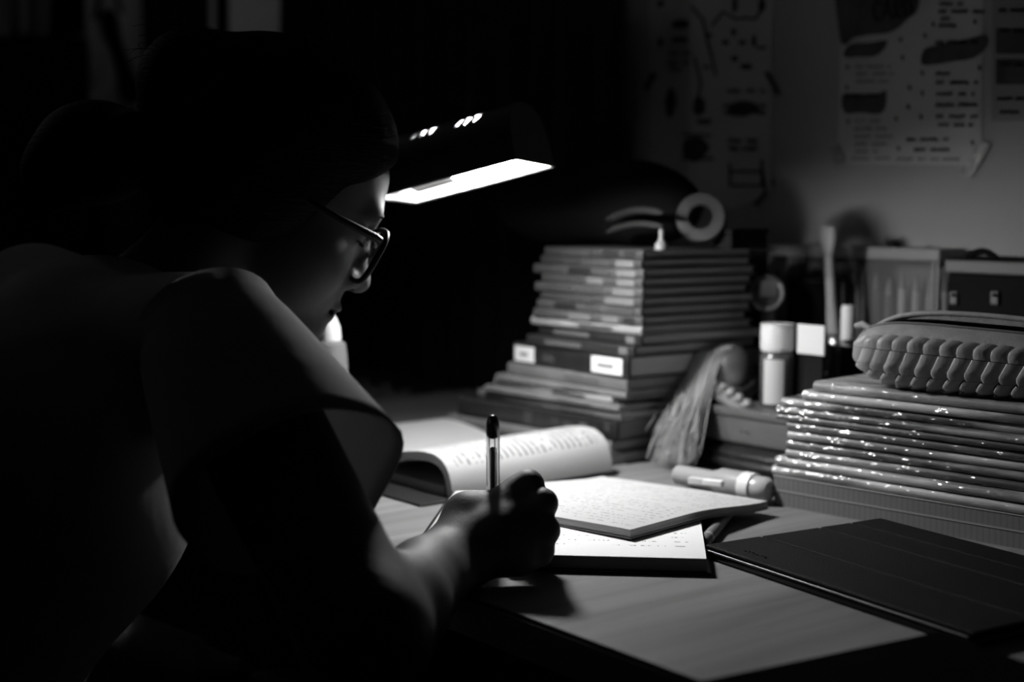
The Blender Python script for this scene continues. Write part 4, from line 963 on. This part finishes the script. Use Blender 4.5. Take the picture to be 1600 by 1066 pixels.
# ---- second flat pouch behind it
qP = onz(1408, 545, RTOP) ; p2 = empty('flat_pouch', Vector((qP.x, qP.y, RTOP)) + pNy * .03, pRz, 'flat patchwork pouch lying behind the woven pouch', 'pouch')
fl = blob('pouch_body', mat('pouch_grey', .14, .7), p2, [((.085, .03, .024), (.105, .035, .025), None)], .01, .0035)
box('pale_patch', .05, .105, -.001, .03, .0425, .0495, mat('patch_pale', .4, .7), p2, bev=.003); box('grey_patch', .108, .165, -.001, .03, .0405, .0482, mat('patch_grey', .18, .7), p2, bev=.003)
tube('seam', [Vector((-.015 + .2 * f, .03, .028 + .0215 * math.sin(math.pi * f) ** .5)) for f in np.linspace(.02, .98, 24)], .0018, mat('patch_pale', .2), p2, n=8)
tube('pull_tab', [Vector((.0, .01, .035)), Vector((.012, .006, .044)), Vector((.024, .006, .046))], [.002, .0032, .0026], m_hide, p2, n=8)
# ---- bottle behind the child's chin
bt = aty(519, 700, 1.30); bo = empty('sanitiser_bottle', Vector((bt.x, bt.y, DZ)), 0, 'squat bottle with a white pointed cap and pale label, half hidden behind the child', 'bottle')
zt_ = aty(522, 489, 1.30).z - DZ; q_ = zt_ / .145
lathe('bottle_body', [(.0001, 0), (.0135, 0), (.0148, .002), (.0148, .062 * q_), (.0140, .066 * q_)], mat('bottle_dark', .05, .3, .4), bo, n=32)
lathe('pale_label', [(.0150, .066 * q_), (.0153, .068 * q_), (.0153, .1 * q_), (.0144, .112 * q_), (.0135, .118 * q_), (.009, .121 * q_)], mat('label_grey', .16, .5), bo, n=32, cap0=False)
box('label_print', -.010, .004, -.0165, -.0148, .086 * q_, .094 * q_, mat('label_white', .40, .5), bo)
lathe('cap', [(.0092, .120 * q_), (.0096, .124 * q_), (.0086, .133 * q_), (.0052, .141 * q_), (.0024, .1445 * q_), (.0001, zt_)], mat('cap_bright', .8, .4), bo, n=28)
# ================================================================== WALL PAPERS
def wp(px, py, off=.0012): return ons(px, py, WS - off)
def sheet_px(name, poly, m, parent, off, thick=.0004):
    P = [wp(x, y, off) for x, y in poly]; Q = [p + NN * thick for p in P]
    V, Fc = rings_mesh([P, Q]); return obj(name, V, Fc, m, parent)
def poster(name, label, poly, m):
    p = empty(name, Vector((0, 0, 0)), 0, label, 'poster'); sheet_px('paper', poly, m, p, .0012); return p
def words(rows, hgt, wid, off=.0022):
    """handwritten words as small looping pen strokes; rows: (x0, x1, y)"""
    parts = []
    for x0, x1, y in rows:
        x = x0
        while x < x1 - 3:
            wl = min(random.uniform(12, 30), x1 - x); n = max(4, int(wl / 1.6)); pts = []
            for i in range(n + 1):
                pts.append(wp(x + wl * i / n + random.uniform(-.5, .5), y + (hgt / 2) * math.sin(i * 2.3 + random.uniform(-.4, .4)) + random.uniform(-.5, .5), off))
            parts.append(tube_geo(pts, wid, 4, True)); x += wl + random.uniform(5, 9)
    return join_geo(parts)
pm = mat('poster_paper', .50, .8, .1); pm2 = mat('poster_paper_warm', .46, .8, .1, var=.05, vscale=20); m_ink = mat('marker_ink', .035, .7, .1); m_wash = mat('grey_wash', .075, .8, .05, var=.25, vscale=40); m_faint = mat('pencil_ink', .09, .8, .05)
p1 = poster('poster', 'hand lettered paper chart with dark heading clouds taped to the wall', [(1309, 256), (1318, -130), (1536, -130), (1534, 258)], pm)
def smooth_poly(pts, n=6):
    out = []
    for i in range(len(pts)):
        p0, p1_, p2_, p3_ = [Vector((*pts[(i + k) % len(pts)], 0)) for k in (-1, 0, 1, 2)]
        for k in range(n):
            t = k / n; q = .5 * ((2 * p1_) + (p2_ - p0) * t + (2 * p0 - 5 * p1_ + 4 * p2_ - p3_) * t * t + (3 * p1_ - p0 - 3 * p2_ + p3_) * t ** 3); out.append((q.x, q.y))
    return out
def wash(poly, parent, m=m_wash): return sheet_px('heading_cloud', smooth_poly(poly), m, parent, .0018, .0003)
wash([(1312, 58), (1312, -110), (1440, -110), (1436, 4), (1418, 30), (1392, 50), (1360, 54), (1336, 58)], p1)
wash([(1318, 82), (1330, 69), (1360, 66), (1385, 63), (1382, 76), (1366, 88), (1340, 89), (1322, 90)], p1)
wash([(1316, 150), (1340, 147), (1372, 146), (1384, 142), (1383, 168), (1372, 178), (1345, 176), (1320, 176)], p1)
wash([(1440, 100), (1442, 80), (1456, 72), (1490, 66), (1520, 58), (1541, 55), (1542, 72), (1522, 90), (1490, 96), (1460, 101)], p1)
V, Fc = words([(1336, 1392, 104), (1338, 1398, 115), (1338, 1388, 127), (1335, 1375, 189), (1335, 1385, 201), (1335, 1395, 213), (1336, 1386, 225), (1336, 1372, 237), (1330, 1398, 248), (1400, 1500, 249)], 5, .0005); tag(obj('faint_writing', V, Fc, m_faint, p1), kind='stuff')
V, Fc = words([(1468, 1505, 6), (1466, 1538, 18), (1470, 1484, 29), (1466, 1494, 40), (1462, 1484, 115), (1462, 1528, 129), (1462, 1522, 147), (1462, 1532, 164), (1462, 1534, 182), (1466, 1520, 195), (1416, 1482, 218), (1428, 1490, 234)], 6, .0008); tag(obj('ink_writing', V, Fc, m_ink, p1), kind='stuff')
V, Fc = words([(1462, 1528, 66), (1318, 1372, 149)], 5, .0010, .0026); tag(obj('heading_writing', V, Fc, m_ink, p1), kind='stuff')
dots_ = [(1407, 62), (1410, 90), (1421, 137), (1400, 186), (1419, 167), (1445, 56), (1441, 114), (1441, 146), (1439, 183), (1523, 34), (1458, 38), (1404, 232), (1519, 223), (1324, 105), (1323, 137), (1325, 190), (1530, 106)]
V, Fc = join_geo([tube_geo([wp(x - 1, y - 3, .002), wp(x + 1, y + 3, .002)], .0012, 6) for x, y in dots_]); tag(obj('specks', V, Fc, m_faint, p1), kind='stuff')
for strokes in ([[(1376, 6), (1368, 2), (1364, 14), (1367, 30), (1376, 32)]],
                [[(1380, 30), (1386, 0), (1393, 30)], [(1382, 20), (1391, 20)]],
                [[(1398, 30), (1398, 0), (1407, 4), (1406, 14), (1398, 15), (1408, 30)]],
                [[(1413, 26), (1413, -2), (1422, 4), (1423, 16), (1413, 26)]]):
    V, Fc = join_geo([tube_geo([wp(x, y, .0026) for x, y in q], .0013, 6) for q in strokes]); obj('heading_letter', V, Fc, m_ink, p1)
m_tape = mat('clear_tape', .30, .2, .6, var=.5, vscale=150, bump=.6, bscale=200)
for k, poly in enumerate(([(1296, 232), (1312, 224), (1322, 250), (1308, 266)], [(1500, 268), (1530, 218), (1548, 226), (1518, 278)])): sheet_px('tape', poly, m_tape, p1, .0030)
pp = poster('poster', 'doodled paper chart with arrows and small drawings, taped to the wall above the stack', [(1018, 330), (1012, -130), (1208, -130), (1204, 300), (1150, 325)], pm2)
st = []
for x, y, w_, h in ((1064, 38, 30, 16), (1062, 62, 34, 9), (1148, 8, 10, 30), (1190, 8, 12, 30), (1146, 50, 9, 14), (1133, 66, 14, 10), (1160, 66, 12, 9), (1178, 64, 9, 22), (1190, 74, 18, 6), (1148, 92, 16, 10), (1166, 104, 22, 11), (1048, 160, 17, 46), (1092, 165, 24, 34), (1100, 190, 30, 10), (1160, 170, 62, 26), (1085, 230, 44, 46), (1032, 5, 12, 12), (1032, 66, 10, 14), (1107, 55, 12, 8), (1104, 105, 14, 6)):
    pts = smooth_poly([(x + w_ / 2 * math.cos(a) * random.uniform(.7, 1.1), y + h / 2 * math.sin(a) * random.uniform(.7, 1.1)) for a in np.linspace(0, 2 * math.pi, 9)[:-1]], 3)
    P = [wp(a, b, .0019) for a, b in pts]; Q = [q + NN * .0003 for q in P]; st.append(rings_mesh([P, Q]))
for V, Fc in st: obj('doodle', V, Fc, m_ink, pp)
for a in ([(1080, 10), (1098, 30), (1104, 60), (1112, 90), (1118, 118)], [(1112, 40), (1130, 18), (1150, 30), (1165, 28), (1180, 30), (1195, 6)], [(1140, 255), (1140, 290), (1190, 290), (1190, 250)], [(1140, 268), (1192, 268)], [(1190, 262), (1196, 300), (1180, 320)], [(1206, 282), (1208, 290)], [(1085, 90), (1095, 130), (1090, 160)], [(1066, 210), (1110, 212)], [(1066, 248), (1114, 248)]):
    V, Fc = tube_geo([wp(x, y, .002) for x, y in a], .0013, 6); obj('drawn_line', V, Fc, m_ink, pp)
V, Fc = words([(1136, 1194, 142), (1130, 1196, 165), (1130, 1196, 176), (1138, 1184, 220), (1138, 1186, 232), (1046, 1080, 84), (1044, 1076, 98), (1046, 1074, 108)], 7, .0009); tag(obj('writing', V, Fc, m_faint, pp), kind='stuff')
for poly in ([(1018, 112), (1026, 116), (1012, 142), (1004, 138)], [(1194, 114), (1200, 110), (1218, 146), (1211, 150)]): sheet_px('dark_tape', poly, mat('dark_tape', .012, .5), pp, .0026)
p3 = poster('poster', 'small grey typed sheet at the side of the hand lettered chart', [(1549, 190), (1552, -130), (1680, -130), (1674, 188)], mat('poster_grey', .26, .8, .1))
for y0, y1 in ((44, 84), (92, 132)): sheet_px('grey_block', [(1556, y0), (1556, y1), (1660, y1), (1660, y0)], m_wash, p3, .0018, .0003)
V, Fc = words([(1560, 1610, 16), (1562, 1640, 48), (1562, 1610, 101), (1558, 1640, 154), (1562, 1592, 175)], 5, .0009, .0026); tag(obj('writing', V, Fc, m_ink, p3), kind='stuff')
# ================================================================== DARK END OF THE ROOM
m_cur = mat('dark_curtain', .012, .95, .05)
CU0, CU1 = -1.93, -.575  # right end widened to blacken wall that only lies in shade
cu = empty('curtain', W(CU0, WS - .05, 0), ANG, 'dark curtain hanging in folds along the wall behind the lamp', 'curtain')
V = []; Fc = []
NX = 260
for lev, z in enumerate((DZ + .006, 1.2, 1.7, 2.3)):
    for i in range(NX + 1):
        f = i / NX; V.append(((CU1 - CU0) * f, .018 * math.sin(f * 138) + .006 * math.sin(f * 51 + lev * .5), z))
for l in range(3):
    for i in range(NX): a = l * (NX + 1) + i; Fc.append((a, a + 1, a + NX + 2, a + NX + 1))
c_ = obj('curtain_cloth', V, Fc, m_cur, cu, True); sm = c_.modifiers.new('thick', 'SOLIDIFY'); sm.thickness = .003
tube('curtain_rod', [Vector((.0, 0, 2.31)), Vector((CU1 - CU0 + .03, 0, 2.31))], .01, mat('rod_metal', .2, .4, metal=1.0), cu, n=12)
for x in (.05, .7, CU1 - CU0 - .02): box('rod_bracket', x - .01, x + .01, 0, .05, 2.30, 2.32, mat('rod_metal', .2), cu)
def on_cur(px, py): return ons(px, py, WS - .05 - .028)
def cur_sheet(name, poly, m, par):
    P = [on_cur(x, y) for x, y in poly]; Q = [p + NN * .0012 for p in P]; V, Fc = rings_mesh([P, Q]); return obj(name, V, Fc, m, par)
ps = empty('notice_sheet', Vector((0, 0, 0)), 0, 'wide pale sheet of paper pinned up on the dark curtain', 'paper')
cur_sheet('sheet', [(358, 68), (357, -60), (438, -60), (436, 66)], mat('sheet_pale', .42, .8), ps); cur_sheet('folded_edge', [(357.5, 71), (358, 68), (436, 66), (436, 69)], mat('sheet_shade', .4, .8), ps)
s2 = tag(cur_sheet('paper_strip', [(327, 66), (326, -60), (337, -60), (337, 66)], mat('strip_pale', .25, .8), None), 'narrow pale paper strip hanging beside the wide pinned sheet', 'paper')
# hooks, bag and clothes on the far wall
m_wd = mat('cupboard_dark', .012, .7, .08, var=.3, vscale=5)
TE = -2.0
def far(px, py, off=.04): return ont(px, py, TE + off)
hb = empty('hanging_bag', far(178, 60), 0, 'dark shoulder bag hanging by its strap on the pale far wall', 'bag'); HBL = Vector(hb.location)
m_hb = mat('bag_dark', .006, .9, .05)
blob('bag_body', m_hb, hb, [(far(200, 140) - HBL, (.016, .022, .028), None), (far(172, 40) - HBL, (.014, .018, .03), None)], .015, .004, cones=[(far(168, 30) - HBL, far(206, 145) - HBL, .013, .016)])
tube('strap', [far(150, 30) - HBL, far(165, -60) - HBL, far(190, 20) - HBL], .006, m_hb, hb, n=8); lathe('hook', [(.004, 0), (.004, .03), (.0001, .032)], mat('dull_metal', .4), hb, n=8, axis=EE, base=far(165, -60, .0) - HBL)
cp = empty('knitted_hat', far(150, 108, .07), 0, 'pale oval knitted hat hanging beside the dark bag', 'hat')
up2 = (far(158, 78, .07) - far(142, 138, .07)); ua = up2.normalized(); Rc = [[EE[i], ua.cross(EE)[i], ua[i]] for i in range(3)]
blob('crown', mat('hat_pale', .75, .8), cp, [((0, 0, 0), (.016, .017, .036), Rc)], .005, .003); tube('brim', [ua * -.03 + Vector((-.014, 0, 0)), ua * -.036, ua * -.03 + Vector((.014, 0, 0))], .004, mat('hat_pale', .75), cp, n=8)
ct_ = empty('hanging_coat', far(100, 40, .08), 0, 'short black coat hanging between the pale shirts and the dark bag', 'coat'); CL = Vector(ct_.location)
rings = [[far(78 + 54 * f + wv_ * (f - .5), y, .08 + .02 * math.sin(f * 11)) - CL for f in np.linspace(0, 1, 16)] for y, wv_ in ((-190, -20), (-120, 0), (-60, 0), (0, 3), (55, 6))]
V, Fc = rings_mesh(rings, False, False, False); o = obj('coat_body', V, Fc, m_hb, ct_, True); sm = o.modifiers.new('thick', 'SOLIDIFY'); sm.thickness = .008
tube('coat_hanger', [far(82, -190, .08) - CL, far(105, -215, .08) - CL, far(128, -190, .08) - CL], .003, mat('dull_metal', .4), ct_, n=6)
for k, (x0, x1, v) in enumerate(((-12, 8, .35), (14, 40, .45), (42, 72, .4))):
    g_ = empty('hanging_shirt', far(x0, 0, .1), 0, ['pale shirt hung farthest from the dark shoulder bag', 'pale shirt hanging between two others on the far wall', 'pale shirt hung nearest the dark shoulder bag'][k], 'shirt', 'shirts hanging at the far wall'); GL = Vector(g_.location)
    rings = [[far(x0 + (x1 - x0) * f, y, .10 + .025 * math.sin(f * 9 + k)) - GL for f in np.linspace(0, 1, 14)] for y in (-160, -90, -20, 30, 58 - 4 * k)]
    V, Fc = rings_mesh(rings, False, False, False); o = obj('cloth', V, Fc, mat('shirt_pale_%d' % k, v, .9), g_, True); sm = o.modifiers.new('thick', 'SOLIDIFY'); sm.thickness = .006
    tube('hanger', [far(x0, -160, .1) - GL, far((x0 + x1) / 2, -185, .1) - GL, far(x1, -160, .1) - GL], .003, mat('dull_metal', .4), g_, n=6)
# dark cupboard along the far wall below the hooks
dk = empty('low_cupboard', W(TE + .02, -.45, 0), ANG, 'low dark cupboard below the hanging bag and hat', 'cupboard')
SC = TS(far(128, 100))[1] + .45
box('cupboard_body', 0, .25, SC + .004, 1.03, 0, 1.13, m_wd, dk, bev=.004)
for y in (SC + .012,):
    d_ = box('door', .25, .268, y, 1.02, .06, 1.11, m_wd, dk, bev=.003); lathe('knob', [(.006, 0), (.01, .01), (.008, .02), (.0001, .022)], mat('dull_metal', .4), d_, n=14, axis=Vector((1, 0, 0)), base=Vector((.268, y + .03, .8)))
tk = empty('tall_cupboard', W(TE + .02, -.45, 0), ANG, 'taller dark cupboard under the hanging pale shirts', 'cupboard')
box('cupboard_body', 0, .07, -.5, SC - .004, 0, 1.30, m_wd, tk, bev=.004)
for y0, y1 in ((-.49, (SC - .5) / 2 - .003), ((SC - .5) / 2 + .003, SC - .012)):
    d_ = box('door', .07, .088, y0, y1, .06, 1.28, m_wd, tk, bev=.003); lathe('knob', [(.006, 0), (.01, .01), (.008, .02), (.0001, .022)], mat('dull_metal', .4), d_, n=14, axis=Vector((1, 0, 0)), base=Vector((.088, y1 - .03, .8)))
# fill lamp added out of view to brighten the far wall
wl = empty('fill_lamp', W(TE, -.35, 1.75), ANG, 'added fill lamp, out of view, that brightens the far wall', 'lamp')
lathe('wall_plate', [(.05, 0), (.05, .01), (.02, .03), (.0001, .03)], mat('dull_metal', .4), wl, n=24, axis=Vector((1, 0, 0)))
lathe('bulb', [(.0001, -.035), (.02, -.03), (.034, -.012), (.034, .012), (.02, .03), (.0001, .035)], emit('fill_glow', FILL_LAMP), wl, n=18, base=Vector((.09, 0, 0)))
tube('arm', [Vector((.02, 0, 0)), Vector((.06, 0, -.02)), Vector((.09, 0, -.035))], .006, mat('dull_metal', .4), wl, n=8)
